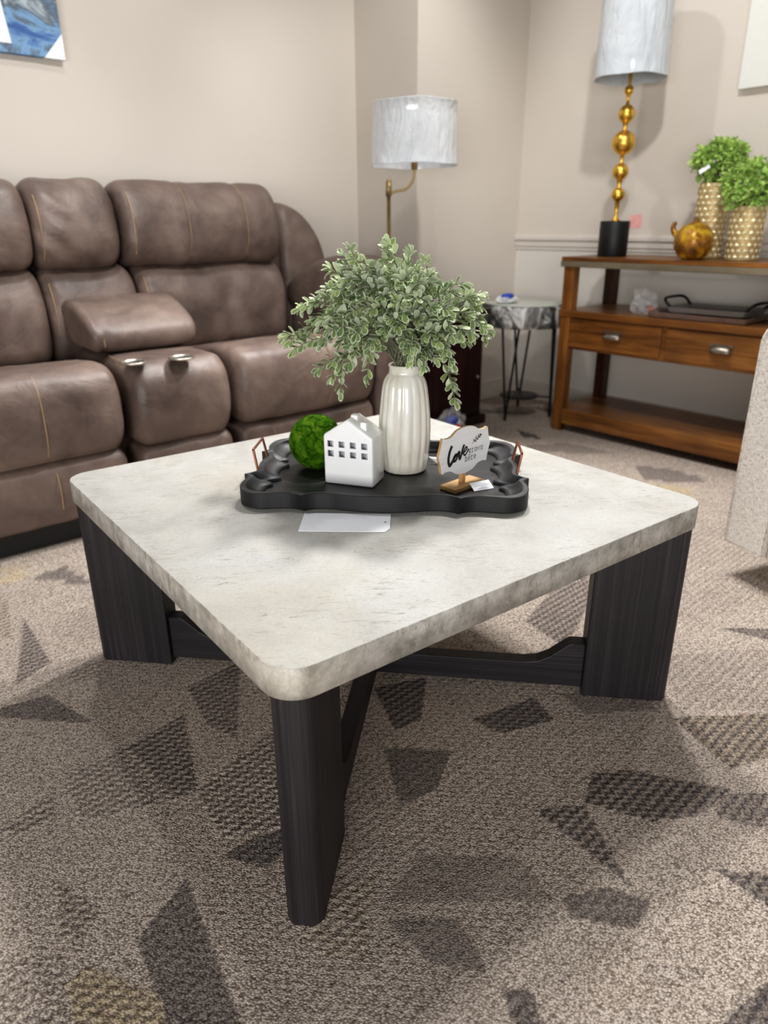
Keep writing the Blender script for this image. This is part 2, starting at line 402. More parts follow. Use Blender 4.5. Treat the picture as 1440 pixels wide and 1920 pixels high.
# floor with pattern masks (dark, rib, ochre)
PATCH = [  # (pixels on the floor, dark, rib, ochre)
 ([(0,1328),(90,1303),(178,1356),(95,1352),(0,1345)], .95, .3, 0), ([(45,1158),(97,1242),(30,1284)], .55, .9, 0),
 ([(58,1082),(120,1063),(172,1092),(150,1096)], .9, .2, 0), ([(130,1262),(192,1234),(186,1270),(140,1282)], .1, .9, 0),
 ([(240,1400),(345,1340),(372,1482),(330,1500)], .45, 1, 0), ([(120,1450),(240,1400),(330,1500),(150,1540)], 0, .9, 0),
 ([(370,1480),(530,1355),(535,1550),(415,1572)], 0, .95, 0), ([(415,1605),(480,1568),(535,1552),(550,1585),(500,1628)], .85, .5, 0),
 ([(255,1762),(350,1648),(452,1920),(450,1990),(340,1990)], .95, .35, 0), ([(105,1655),(185,1705),(160,1762),(115,1762)], .15, 1, .15),
 ([(125,1842),(165,1808),(300,1868),(330,1990),(150,1990)], 0, .9, .9), ([(0,1557),(100,1485),(106,1535),(25,1567)], 0, 1, 0),
 ([(0,1800),(120,1790),(120,1990),(0,1990)], 0, .8, 0), ([(350,1290),(450,1240),(445,1385),(390,1362)], .5, .8, 0),
 ([(110,1150),(190,1130),(200,1200),(100,1195)], 0, .6, 0), ([(0,1095),(60,1080),(30,1060),(0,1065)], 0, .2, .9), ([(0,1110),(15,1130),(25,1200),(0,1190)], .2, .9, .2),
 ([(1260,1345),(1440,1338),(1440,1420),(1370,1442)], .5, 1, .5), ([(1110,1450),(1180,1445),(1372,1480),(1310,1530),(1220,1540),(1095,1505)], .6, 1, .15),
 ([(885,1350),(1000,1308),(1040,1350),(940,1376)], .9, .6, 0), ([(720,1405),(847,1405),(820,1480),(750,1512)], .8, .3, 0),
 ([(1000,1520),(1095,1508),(1188,1668),(1070,1572)], .45, 1, 0), ([(1055,1682),(1145,1663),(1222,1692),(1195,1742),(1070,1722)], .8, .4, 0),
 ([(790,1600),(970,1605),(1045,1690),(720,1690)], .5, .2, 0), ([(720,1720),(860,1720),(920,1830),(800,1800)], .62, .2, 0),
 ([(938,1850),(1002,1860),(1022,1935),(965,1925)], .85, .5, 0), ([(1350,1925),(1500,1780),(1560,1990),(1340,1990)], .75, .8, 0),
 ([(1340,1630),(1460,1640),(1460,1715)], .6, .9, 0), ([(1350,1490),(1440,1485),(1450,1560),(1340,1530)], .45, .9, 0),
 ([(985,1165),(1040,1100),(1112,1075),(1100,1140),(1062,1216)], .45, 1, 0), ([(1100,1080),(1120,1075),(1110,1130)], .3, 1, 0),
 ([(1350,1178),(1450,1178),(1450,1203)], .85, .4, 0), ([(1188,872),(1262,880),(1335,903),(1210,902)], .8, .1, 0),
 ([(1205,905),(1295,915),(1300,935),(1250,940)], 0, .2, 1), ([(1150,1000),(1400,980),(1440,1110),(1290,1180)], .0, .55, 0),
 ([(700,1290),(800,1270),(790,1350),(740,1370)], .8, .7, 0), ([(1050,1300),(1200,1290),(1230,1330),(1100,1340)], .6, .2, 0),
 ([(930,840),(1060,830),(1170,852),(1000,848)], .55, .1, 0), ([(1230,1230),(1440,1215),(1440,1330),(1280,1330)], .2, .7, 0),
 ([(1040,1790),(1180,1770),(1240,1860),(1120,1900)], .1, .5, .1), ([(540,1700),(700,1640),(690,1800),(600,1790)], .1, .7, .3),
]
polys = []
for pts, d_, r_, y_ in PATCH:
    q = [at_z(u, v, 0) for u, v in pts]
    polys.append(([(p.x, p.y) for p in q], d_, r_, y_))
rp = random.Random(5)
for k in range(150):      # the rest of the carpet, beyond the photo's near field
    x, y = rp.uniform(-4, 4), rp.uniform(-2.2, 6)
    p = Vector((x, y, 0)); dd = (p-Vector((0, 0, CZ))).dot(FW)
    if dd > .1:
        u = 720+F*(p-Vector((0, 0, CZ))).dot(RT)/dd; v = 960-F*(p-Vector((0, 0, CZ))).dot(UP)/dd
        if -100 < u < 1540 and 960 < v < 2000: continue
    a0 = rp.uniform(0, pi); w_ = rp.uniform(.05, .1); l_ = rp.uniform(.08, .25)
    polys.append(([(x+cos(a0)*l_, y+sin(a0)*l_), (x-sin(a0)*w_, y+cos(a0)*w_), (x-cos(a0)*l_*.7, y-sin(a0)*l_*.7), (x+sin(a0)*w_*.4, y-cos(a0)*w_*.4)], rp.choice((0, .5, .9)), rp.choice((.3, .9)), rp.choice((0, 0, .8))))
def inside(poly, x, y):
    c = False; j = len(poly)-1
    for i in range(len(poly)):
        xi, yi = poly[i]; xj, yj = poly[j]
        if (yi > y) != (yj > y) and x < (xj-xi)*(y-yi)/(yj-yi)+xi: c = not c
        j = i
    return c
def grid(lo, hi, f0, f1, fine, coarse):
    o = []; x = lo
    while x < hi:
        o.append(x); x += fine if f0 <= x < f1 else coarse
    o.append(hi); return o
gx = grid(-6, 6, -1.1, 1.15, .0055, .04); gy = grid(-3, 7.5, .45, 1.75, .0055, .03)
nx, ny = len(gx), len(gy)
mask = [(0.0, .32, 0.0)]*(nx*ny)
mask = list(mask)
import bisect
for poly, d_, r_, y_ in polys:
    xs = [p[0] for p in poly]; ys = [p[1] for p in poly]
    for j in range(bisect.bisect_left(gy, min(ys)), min(ny, bisect.bisect_right(gy, max(ys)))):
        for i in range(bisect.bisect_left(gx, min(xs)), min(nx, bisect.bisect_right(gx, max(xs)))):
            if inside(poly, gx[i], gy[j]):
                mask[j*nx+i] = (d_, r_, y_)
me = bpy.data.meshes.new('floor')
me.from_pydata([(x, y, 0) for y in gy for x in gx], [], [(j*nx+i, j*nx+i+1, (j+1)*nx+i+1, (j+1)*nx+i) for j in range(ny-1) for i in range(nx-1)])
ca = me.color_attributes.new('mask', 'FLOAT_COLOR', 'POINT')
flat = []
for m_ in mask: flat.extend((m_[0], m_[1], m_[2], 1.0))
ca.data.foreach_set('color', flat)
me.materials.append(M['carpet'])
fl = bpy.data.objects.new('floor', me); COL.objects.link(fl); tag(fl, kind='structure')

# ------------------------------------------------------------------ coffee table
SC = .963; TH = .64634698; TX, TY, TZ = -.0338, 1.4044, .457
table = thing('coffee_table', 'square coffee table with pale concrete-look top and charcoal board legs', 'coffee table', (TX, TY, 0), TH)
def rrect(a, b_, r, n_=10):
    o = []
    for cx_, cy_, a0 in ((a-r, b_-r, 0), (-a+r, b_-r, pi/2), (-a+r, -b_+r, pi), (a-r, -b_+r, 1.5*pi)):
        for k in range(n_+1):
            q = a0+pi/2*k/n_; o.append((cx_+r*cos(q), cy_+r*sin(q)))
    return o
b = B(); b.prism(rrect(SC/2, SC/2, .05, 12), TZ-.047, TZ, 0, 1, bev=.0016, smooth_side=True)
b.build('tabletop', [M['concrete_edge'], M['concrete']], table)
def radial_pt(r, w, ang): return (r*cos(ang)-w*sin(ang), r*sin(ang)+w*cos(ang))
for k in range(4):
    ang = pi/4+k*pi/2
    r0, r1, hw = .474, .655, .029
    o = [(r0, -hw)]
    nb = 6; rb = .021
    o += [(r1-rb+rb*sin(pi/2*i/nb), -hw+rb-rb*cos(pi/2*i/nb)) for i in range(nb+1)]
    o += [(r1-rb+rb*cos(pi/2*i/nb), hw-rb+rb*sin(pi/2*i/nb)) for i in range(nb+1)]
    o += [(r0, hw)]
    b = B(); b.prism(o, 0, TZ-.0472)
    lg = b.build('leg', M['charcoal_v'], table, bevel=.0025); lg.rotation_euler = (0, 0, ang)
for k in range(2):
    ang = pi/4+k*pi/2; hw = .017
    half = [(.4738, .122), (.445, .122), (.437, .118), (.40, .086), (.375, .073), (.345, .068), (.30, .068), (.03, .068)]
    top = half+[(-x, z) for x, z in half[::-1]]
    prof = [(-.4738, .014), (.4738, .014)]+top
    b = B()
    V = [(x, -hw, z) for x, z in prof]+[(x, hw, z) for x, z in prof]; n_ = len(prof)
    vs = b.add(V, [(j, (j+1) % n_, (j+1) % n_+n_, j+n_) for j in range(n_)])
    es = []
    for off in (0, n_):
        f = b.bm.faces.new([vs[off+j] for j in range(n_)]); f.normal_update()
        bmesh.ops.triangulate(b.bm, faces=[f])
    if k == 1:
        pass
    st_ = b.build('stretcher', M['charcoal_h'], table, bevel=.0015); st_.rotation_euler = (0, 0, ang)

# ------------------------------------------------------------------ serving tray
TRX, TRY, TRA = .008, 1.462, radians(-4.2)
tray = thing('serving_tray', 'large charcoal wooden serving tray with scalloped edge and copper bar handles', 'tray', (TRX, TRY, TZ), TRA)
def q_outline():
    # right half from front centre to back centre, mirrored
    seg = [[(0, -.200), (.035, -.199), (.07, -.193), (.098, -.187), (.122, -.187), (.138, -.192), (.150, -.200)],
           [(.150, -.200), (.164, -.191), (.182, -.187), (.21, -.189), (.235, -.193), (.258, -.188), (.276, -.171), (.284, -.145), (.284, -.118), (.280, -.100), (.283, -.089), (.292, -.079)],
           [(.292, -.079), (.280, -.069), (.272, -.057), (.270, -.045), (.275, -.022), (.277, 0)]]
    q = []
    for i, s_ in enumerate(seg):
        pts = smooth_open([(x, y, 0) for x, y in s_], 4)
        q += [(p.x, p.y) for p in pts[(1 if i else 0):]]
    fr = q; bk = [(x, -y) for x, y in q[::-1][1:]]
    right = fr+bk; left = [(-x, y) for x, y in right[::-1][1:-1]]
    return right+left
OUT = q_outline()
def sc_out(d, z, wave=0):
    return [(x*(1-d/.285), y*(1-d/.195), z) for x, y in OUT]
HR = .034
b = B()
b.rings([sc_out(.004, 0), sc_out(0, .003), sc_out(0, HR-.001), sc_out(.0015, HR)], 0, False, caps=False)
b.rings([sc_out(.0015, HR), sc_out(.0095, HR), sc_out(.011, HR-.001)], 1, False, caps=False)
def cove(d, z, k):     # the cove's lower edge is deeper scalloped than the rim
    o = []
    for x, y in OUT:
        a = atan2(y/.195, x/.285)
        side = max(0, abs(cos(a))-.55)/.45
        dd = d + k*side*(.010*(math.exp(-((abs(y)-.055)/.013)**2)+math.exp(-((abs(y)-.100)/.011)**2)))
        o.append((x*(1-dd/.285), y*(1-(d*.55 if abs(y) > abs(x)*.5 else d*.8)/.195), z))
    return o
b.rings([sc_out(.011, HR-.001)]+[cove(.011+.030*t_, HR-.001-(HR-.016)*(1-(1-t_)**2.2), t_) for t_ in (.12, .28, .48, .72, 1)]+[cove(.0415, .0085, 1)], 1, True, caps=False)
bmesh.ops.remove_doubles(b.bm, verts=b.bm.verts, dist=.00002)
b.build('rim', [M['black'], M['trayrim']], tray, bevel=0)
b = B(); b.prism([(x*.96, y*.965) for x, y in OUT], .0005, .0085); b.build('tray_floor', M['traymat'], tray)
inv = Matrix.Rotation(-TRA, 4, 'Z')
def tl(p, z): q = inv @ Vector((p[0]-TRX, p[1]-TRY, 0)); return Vector((q.x, q.y, z))
for sgn in (-1, 1):
    e1, e2 = Vector((sgn*.271, .047, HR-.004)), Vector((sgn*.271, -.047, HR-.004))
    pts = [e1, e1+Vector((sgn*.008, -.004, .045)), e2+Vector((sgn*.008, .004, .045)), e2]
    fine = []
    for i in range(3):
        for j in range(6):
            if 0 < i or j > 0:
                pass
            fine.append(pts[i].lerp(pts[i+1], [0, .08, .3, .6, .85, .95][j]))
    fine.append(pts[3])
    b = B(); b.tube(fine, .0027, 10); b.build('handle', M['copper'], tray)

# ------------------------------------------------------------------ moss ball
TF = TZ+.0087
cm = at_z(594, 868, TF); R0 = .0605
mc = Vector((-.148, 1.522, TF+R0*.965))
b = B()
bmesh.ops.create_icosphere(b.bm, subdivisions=6, radius=1)
rm = random.Random(3)
cent = []
for i in range(46):
    zc = 1-2*(i+.5)/46; a_ = i*2.39996; cent.append((Vector((sqrt(1-zc*zc)*cos(a_), sqrt(1-zc*zc)*sin(a_), zc))+Vector((rm.uniform(-.12, .12), rm.uniform(-.12, .12), rm.uniform(-.12, .12)))).normalized())
def mossr(d):
    d = (d+Vector((noise.noise(d*3.1), noise.noise(d*3.1+Vector((7, 0, 0))), noise.noise(d*3.1+Vector((0, 9, 0)))))*.28).normalized()
    ds = sorted((d-c_).length for c_ in cent)[:2]
    e = min(1, (ds[1]-ds[0])/.16)
    return R0*(.885+.10*sqrt(max(0, 1-(1-e)**2))+.02*noise.noise(d*9)+.016*noise.noise(d*26))
def mosse(d):
    d = (d+Vector((noise.noise(d*3.1), noise.noise(d*3.1+Vector((7, 0, 0))), noise.noise(d*3.1+Vector((0, 9, 0)))))*.28).normalized()
    ds = sorted((d-c_).length for c_ in cent)[:2]; return min(1, (ds[1]-ds[0])/.2)
ll_ = b.bm.verts.layers.float_color.new('lump')
for v in b.bm.verts:
    d = v.co.normalized(); v.co = d*mossr(d); e_ = mosse(d); v[ll_] = (e_, e_, e_, 1)
for f in b.bm.faces: f.smooth = True
ball = b.build('moss_ball', M['moss'], None, loc=mc)
tag(ball, 'round green moss ball behind the white ceramic house on the dark tray', 'moss ball')
b = B(); ll_ = b.bm.verts.layers.float_color.new('lump')
for i in range(12000):
    d = Vector((rm.gauss(0, 1), rm.gauss(0, 1), rm.gauss(0, 1))).normalized(); r = mossr(d)
    t_ = d.cross(Vector((rm.random(), rm.random(), rm.random()))).normalized()
    p = d*(r-.001); q = d*(r+rm.uniform(.0012, .0035))+t_*rm.uniform(-.0015, .0015)
    e_ = .25+.75*mosse(d)
    for vv_ in b.add([p-t_*.0004, p+t_*.0004, q], [(0, 1, 2)]): vv_[ll_] = (e_, e_, e_, 1)
fz = b.build('moss_fuzz', M['moss'], ball, recalc=False); fz['kind'] = 'stuff'

# ------------------------------------------------------------------ ceramic house
ha = radians(-19.7)
hc = Vector((-.124, 1.414, TF)); 
house = thing('ceramic_house', 'small white ceramic house with eight square windows on the dark tray', 'house figurine', (hc.x, hc.y, TF), ha)
HWd, HD, HE, HP = .108, .070, .105, .140
def rprofile(ins=0):
    pts = [(0, 0), (HWd, 0), (HWd, HE), (HWd*.5, HP), (0, HE)]
    o = []; m = len(pts)
    cx_, cz_ = HWd/2, .065
    P_ = [Vector(p) for p in pts]
    for i in range(m):
        a_, p, c_ = P_[i-1], P_[i], P_[(i+1) % m]; r = .005
        d1 = (a_-p).normalized(); d2 = (c_-p).normalized()
        for k in range(5):
            t_ = k/4; q = (p+d1*r)*(1-t_)**2+2*p*t_*(1-t_)+(p+d2*r)*t_**2; o.append(q)
    c_ = Vector((cx_, cz_))
    return [((q.x-cx_)*(1-ins/(HWd/2))+cx_, (q.y-cz_)*(1-ins/.07)+cz_) for q in o]
b = B()
R = [[(x, y0, z) for x, z in rprofile(i_)] for y0, i_ in ((.0, .004), (.0012, .0015), (.004, 0), (HD-.004, 0), (HD-.0012, .0015), (HD, .004))]
b.rings(R, 0, True, caps=False)
bm = b.bm; bm.verts.ensure_lookup_table(); n_ = len(R[0])
nv = len(bm.verts); fr = list(bm.verts)[:n_]; bk = list(bm.verts)[nv-n_:]
bm.faces.new(bk)
# front with window holes
loops = [[bm.edges.get((fr[i], fr[(i+1) % n_])) for i in range(n_)]]
edges = list(loops[0]); wq = []
for row in range(2):
    for c_ in range(4):
        x0 = .0095+c_*.0247; z0 = .0805+row*(-.0205); w_ = .0133
        vs = [bm.verts.new(p) for p in ((x0, 0, z0), (x0+w_, 0, z0), (x0+w_, 0, z0+w_), (x0, 0, z0+w_))]
        vi = [bm.verts.new((v.co.x, .0045, v.co.z)) for v in vs]
        for k in range(4):
            edges.append(bm.edges.new((vs[k], vs[(k+1) % 4])))
            bm.faces.new((vs[k], vs[(k+1) % 4], vi[(k+1) % 4], vi[k]))
        wq.append((x0, z0, w_))
bmesh.ops.triangle_fill(bm, edges=edges, use_beauty=True, use_dissolve=False)
bmesh.ops.remove_doubles(bm, verts=bm.verts, dist=1e-6)
b.build('house_body', M['ceramic'], house)
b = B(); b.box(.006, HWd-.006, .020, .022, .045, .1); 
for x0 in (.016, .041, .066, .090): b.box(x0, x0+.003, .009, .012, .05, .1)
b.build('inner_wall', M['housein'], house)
b = B(); b.box(HWd*.72, HWd*.72+.013, .012, .026, HE+.008, HP-.006); b.build('chimney', M['ceramic'], house, bevel=.002)
b = B(); b.box(HWd*.46, HWd*.46+.016, .028, .046, HP-.012, HP+.004); b.build('roof_vent', M['ceramic'], house, bevel=.004, seg=3)

# ------------------------------------------------------------------ ribbed vase
vx, vy = .046, 1.503
prof = [(.040, .000), (.0465, .002), (.0485, .008), (.050, .03), (.0535, .060), (.0545, .09), (.053, .125), (.050, .155), (.047, .180), (.043, .197), (.037, .209), (.0335, .214), (.0335, .224), (.035, .229), (.0335, .231), (.030, .229), (.0295, .205), (.028, .18), (.001, .18)]
P3 = smooth_open([(r, z, 0) for r, z in prof], 4)
def flute(a, z):
    k = min(1, max(0, (z-.004)/.02))*min(1, max(0, (.212-z)/.02))
    return 1+k*(.055*abs(cos(8.5*a+.14*sin(z*30)+.5*sin(2*a)))-.02)
b = B(); b.lathe([(p.x, p.y) for p in P3], (0, 0, 0), 140, 0, True, flute)
vase = tag(b.build('ribbed_vase', M['glaze'], None, loc=(vx, vy, TF+.0002)), 'tall cream glazed ceramic vase with vertical ribs holding the leafy greenery', 'vase')

# ------------------------------------------------------------------ leaves
def leaf_mesh(b, base, direction, normal, L_, Wd, lay, cup=.25, curl=.2):
    d = direction.normalized(); nn = (normal-d*normal.dot(d)).normalized(); x = d.cross(nn)
    prof = [(0, .06), (.22, .55), (.5, .92), (.72, 1.0), (.9, .72), (1, .08)]
    rows = []
    for t_, w_ in prof:
        c_ = base+d*L_*t_+nn*(-curl*L_*t_*t_)
        hw = w_*Wd/2
        row = []
        for k in (-1, -.55, 0, .55, 1):
            row.append((c_+x*hw*k+nn*(cup*hw*abs(k)), max(abs(k), .0 if t_ < .85 else .8)))
        rows.append(row)
    vs = []
    for r in rows:
        q = []
        for p, e in r:
            v = b.bm.verts.new(p); v[lay] = (e, e, e, 1); q.append(v)
        vs.append(q)
    for i in range(len(vs)-1):
        for j in range(4):
            f = b.bm.faces.new((vs[i][j], vs[i][j+1], vs[i+1][j+1], vs[i+1][j])); f.smooth = True
rl = random.Random(11)
bouquet = thing('boxwood_bouquet', 'spray of frosted green leafy stems standing in the cream ribbed vase', 'greenery', (vx, vy, TF+.19))
O_ = Vector((vx, vy, TF+.19))
bl = B(); lay = bl.bm.verts.layers.float_color.new('edge'); bs_ = B()
def rvec(): return Vector((rl.gauss(0, 1), rl.gauss(0, 1), rl.gauss(0, 1))).normalized()
def leafy(pts, start, n_nodes, L0, tufts=True):
    # pts: smooth polyline, leaves in pairs from fraction start to the tip
    m = len(pts)-1
    for k in range(n_nodes):
        f = start+(1-start)*(k+.5)/n_nodes; x = f*m; i = min(int(x), m-1); p = pts[i].lerp(pts[i+1], x-i)
        d = (pts[i+1]-pts[i]).normalized(); sd = d.cross(Vector((0, 0, 1)) if abs(d.z) < .95 else Vector((1, 0, 0))).normalized()
        sd = (Matrix.Rotation(k*1.45+rl.uniform(-.3, .3), 3, d) @ sd)
        for sg in (-1, 1):
            dr = (d*rl.uniform(.55, 1.0)+sd*sg*rl.uniform(.7, 1.0)+Vector((0, 0, .12)))
            nrm = (d*-.4+Vector((0, 0, 1))+sd*sg*-.3+rvec()*.35)
            l_ = L0*rl.uniform(.8, 1.15)*(1-.25*f)
            leaf_mesh(bl, p, dr, nrm, l_, l_*rl.uniform(.50, .60), lay, rl.uniform(.1, .45), rl.uniform(-.05, .3))
    p = pts[-1]; d = (pts[-1]-pts[-2]).normalized()
    for k in range(4):
        leaf_mesh(bl, p, d+rvec()*.45, Vector((0, 0, 1))+rvec()*.7, L0*rl.uniform(.6, .9), L0*.38, lay)
def branch(end, droop=.0, L0=.0285, side=3):
    end = Vector(end); s = Vector((rl.uniform(-.016, .016), rl.uniform(-.016, .016), .0))
    top = Vector((s.x*1.5, s.y*1.5, .045))
    mid = top.lerp(end, .5)+Vector((0, 0, .03+droop))
    q3 = top.lerp(end, .82)+Vector((0, 0, .018+droop*.6))
    pts = smooth_open([s+Vector((0, 0, -.05)), top, mid, q3, end], 6)
    bs_.tube(pts, [.0016]*(len(pts)//2)+[.0011]*(len(pts)-len(pts)//2), 5)
    ln = (end-top).length
    leafy(pts, .42, max(5, int(ln*.62/.0125)), L0)
    for k in range(side):
        f = rl.uniform(.42, .85); i = int(f*(len(pts)-1)); p = pts[i]; d = (pts[i+1]-pts[i]).normalized()
        dv = (d*.8+rvec()*.8+Vector((0, 0, .15))).normalized(); l_ = rl.uniform(.04, .075)
        tp = [p, p+dv*l_*.5+Vector((0, 0, .004)), p+dv*l_-Vector((0, 0, .006))]
        tp = smooth_open(tp, 3); bs_.tube(tp, .0009, 4); leafy(tp, .25, max(3, int(l_/.013)), L0*.92)
ends_px = [(552,655,0),(572,625,.02),(600,690,.0),(606,600,.0),(590,570,.04),(622,508,.0),(650,500,-.01),(640,560,.05),(680,540,-.05),(742,492,.0),(708,520,.06),(780,505,.04),(762,520,-.05),(815,530,-.04),
  (845,545,.05),(838,580,-.06),(872,580,.03),(915,615,.02),(895,575,.03),(868,640,.0),(882,625,-.05),(850,720,-.03),(846,680,-.05),(800,660,-.07),(640,640,-.06),(655,680,-.06),(700,640,-.09),(745,610,-.10),
  (790,600,-.09),(690,590,-.08),(640,600,-.05),(740,560,-.05),(800,560,-.02),(720,540,.08),(660,600,.08),(830,600,.09),(780,570,.1),(600,640,.06),(620,620,-.07),(660,540,-.02),(700,580,-.10),(760,560,-.09),(810,575,-.08),(845,615,.06),(700,500,-.03),(735,520,.02),(720,615,-.11),(668,625,-.1),(780,640,-.11),(812,640,-.03),(770,670,-.09),(690,665,-.09),(590,600,.03),(880,590,-.03),(640,530,.03),(700,570,.1),(760,640,-.10),(820,640,-.08)]
for (u, v, dy) in ends_px:
    y = vy+dy*1.1; p = onY(u, v, y)-O_
    branch(p, droop=rl.uniform(0, .02), side=3 if abs(dy) < .07 else 2)
# the long arching sprig at the right, with its tip hanging
pts = smooth_open([Vector((0, 0, -.04)), Vector((.02, 0, .04)), onY(820, 585, vy)-O_, onY(862, 558, vy)-O_, onY(890, 580, vy)-O_, onY(908, 632, vy-.01)-O_], 6)
bs_.tube(pts, .0013, 5); leafy(pts, .62, 9, .025)
bs_.build('stems', M['stem'], bouquet)
fo = bl.build('foliage', M['leaf'], bouquet, recalc=False)

# ------------------------------------------------------------------ plaque sign
sa = radians(43)
sgx, sgy = .162, 1.386
sign = thing('tabletop_sign', 'small white scalloped wooden plaque on a stand reading Love grows here', 'sign', (sgx, sgy, TF), sa)
b = B(); b.box(-.046, .046, -.021, .021, 0, .0095); b.build('stand_base', M['rawwood'], sign, bevel=.0012)
b = B(); b.box(-.006, .006, -.0028, .006, .0095, .04); b.build('stand_post', M['rawwood'], sign, bevel=.0008)
PW, PH, PZ = .079, .049, .079
q = [(0, 1.0), (.3, .93), (.55, .72), (.78, .70), (.86, .74), (.9, .5), (.93, .32), (1.0, 0)]
q = [(p.x, p.y) for p in smooth_open([(x, z, 0) for x, z in q[:4]], 5)][:-1]+[(p.x, p.y) for p in smooth_open([(x, z, 0) for x, z in q[3:]], 4)]
top = q+[(x, -z) for x, z in q[::-1][1:]]
full = top+[(-x, z) for x, z in top[::-1][1:-1]]
b = B()
fl_ = [(x*PW, z*PH+PZ) for x, z in full]; n_ = len(fl_)
V = [(x, -.004, z) for x, z in fl_]+[(x, .0022, z) for x, z in fl_]
vs = b.add(V, [(j, (j+1) % n_, (j+1) % n_+n_, j+n_) for j in range(n_)], 1)
for off, mi in ((0, 0), (n_, 1)):
    f = b.bm.faces.new([vs[off+j] for j in range(n_)]); f.material_index = mi; f.normal_update(); bmesh.ops.triangulate(b.bm, faces=[f])
plaque = b.build('plaque', [M['whitewood'], M['rawwood']], sign)
def cx(x, y): return ((x-590)*2.6e-4, -(y-(520-.118*(x-290)))*2.06e-4+PZ+.001)
b = B()
def stroke(pts, w, sub=5):
    P_ = smooth_open([(*cx(x, y), 0) for x, y in pts], sub); b.ribbon([(p.x, p.y) for p in P_], w, -.0045)
stroke([(428, 436), (410, 480), (398, 540), (400, 590), (414, 620), (436, 596), (458, 560), (476, 530)], .0070)
stroke([(478, 522), (458, 548), (458, 582), (478, 580), (496, 550), (494, 522), (478, 520)], .0052)
stroke([(496, 530), (510, 505), (522, 500), (520, 540), (528, 572), (545, 530), (560, 470), (572, 440)], .0056)
stroke([(556, 520), (582, 506), (606, 478), (607, 460), (592, 462), (574, 492), (572, 528), (588, 540), (608, 520), (626, 486)], .0036)
# leafy sprig
stroke([(672, 432), (700, 408), (735, 385), (775, 355)], .0009)
for (x0, y0, x1, y1) in ((690, 415, 690, 385), (712, 398, 718, 360), (738, 380, 745, 345), (758, 366, 768, 340), (700, 410, 722, 418), (722, 394, 745, 398), (745, 378, 770, 378), (765, 362, 785, 355)):
    mx, my = (x0+x1)/2, (y0+y1)/2
    a_, m_, c_ = cx(x0, y0), cx(mx, my), cx(x1, y1)
    b.ribbon([a_, ((a_[0]+m_[0])/2, (a_[1]+m_[1])/2), m_, ((m_[0]+c_[0])/2, (m_[1]+c_[1])/2), c_], [.0006, .0022, .003, .002, .0005], -.0045)
# typewriter letters: polylines on a unit cell (x 0-1, y 0 baseline, 1 x-height)
ARC = lambda cx_, cy_, rx, ry, a0, a1, n_=12: [(cx_+rx*cos(radians(a0+(a1-a0)*i/n_)), cy_+ry*sin(radians(a0+(a1-a0)*i/n_))) for i in range(n_+1)]
GL = {'g': [ARC(.42, .58, .3, .34, 0, 360), [(.72, .95), (.98, 1.0)], [(.72, .9), (.74, -.2)], ARC(.42, -.2, .32, .22, 0, -160)],
 'r': [[(.1, 1), (.35, 1), (.35, 0)], [(.1, 0), (.65, 0)], ARC(.68, .62, .33, .36, 175, 55)],
 'o': [ARC(.5, .5, .38, .48, 0, 360)],
 'w': [[(.04, 1), (.24, 0), (.5, .9), (.76, 0), (.96, 1)]],
 's': [[(.84, .76), (.74, .92), (.5, 1), (.27, .92), (.2, .76), (.3, .6), (.52, .52), (.74, .42), (.84, .25), (.74, .07), (.5, 0), (.26, .07), (.14, .25)]],
 'h': [[(.05, 1.6), (.25, 1.6), (.25, 0)], [(.05, 0), (.42, 0)], ARC(.5, .66, .25, .32, 180, 0)+[(.75, 0)], [(.58, 0), (.95, 0)]],
 'e': [[(.14, .52), (.86, .52)]+ARC(.5, .5, .37, .48, 0, 310)]}
def word(txt, x, y, adv, hh, w):
    hh *= 1.0
    # x, y are crop coordinates of the first letter's baseline; the baseline climbs with the plaque
    for ch in txt:
        for pl in GL[ch]:
            b.ribbon([(cx(x, y)[0]+px*adv*.86, cx(x, y)[1]+py*hh) for px, py in pl], w, -.0045)
        x += adv/2.6e-4; y -= .118*adv/2.6e-4
word('grows', 626, 529, .0096, .0086, .00115); word('here', 588, 606, .0092, .0086, .00115)
b.build('lettering', M['ink'], plaque, recalc=False)
# price tag leaning on the stand's base
pt = [onY(597, 0, 1) for _ in (0,)]
tgt = [at_z(880, 906, TF+.012), at_z(889, 921, TF+.0012), at_z(926, 915, TF+.0012), at_z(916, 899, TF+.012)]
b = B(); o = tgt[1].copy()
V = [p-o for p in tgt]; b.add(V+[v+Vector((0, 0, -.0003)) for v in V], [(0, 1, 2, 3), (7, 6, 5, 4), (0, 4, 5, 1), (1, 5, 6, 2), (2, 6, 7, 3), (3, 7, 4, 0)])
tg = tag(b.build('price_tag', M['paper'], None, loc=o), 'small printed white price tag leaning against the plaque stand on the tray', 'price tag')
b = B()
ex = (V[2]-V[1]); ey = (V[0]-V[1])
for i, (a0, a1, yy_) in enumerate(((.38, .62, .84), (.3, .78, .68), (.16, .9, .50), (.42, .64, .34), (.3, .86, .2), (.2, .7, .1))):
    x_ = a0
    while x_ < a1:
        w_ = rl.uniform(.02, .05); p0 = V[1]+ex*x_+ey*yy_+Vector((0, 0, .0003)); p1 = V[1]+ex*min(a1, x_+w_)+ey*yy_+Vector((0, 0, .0003))
        hh = ey*.045; b.add([p0, p1, p1+hh, p0+hh], [(0, 1, 2, 3)]); x_ += w_+.014
b.build('print', M['greyink'], tg, recalc=False)
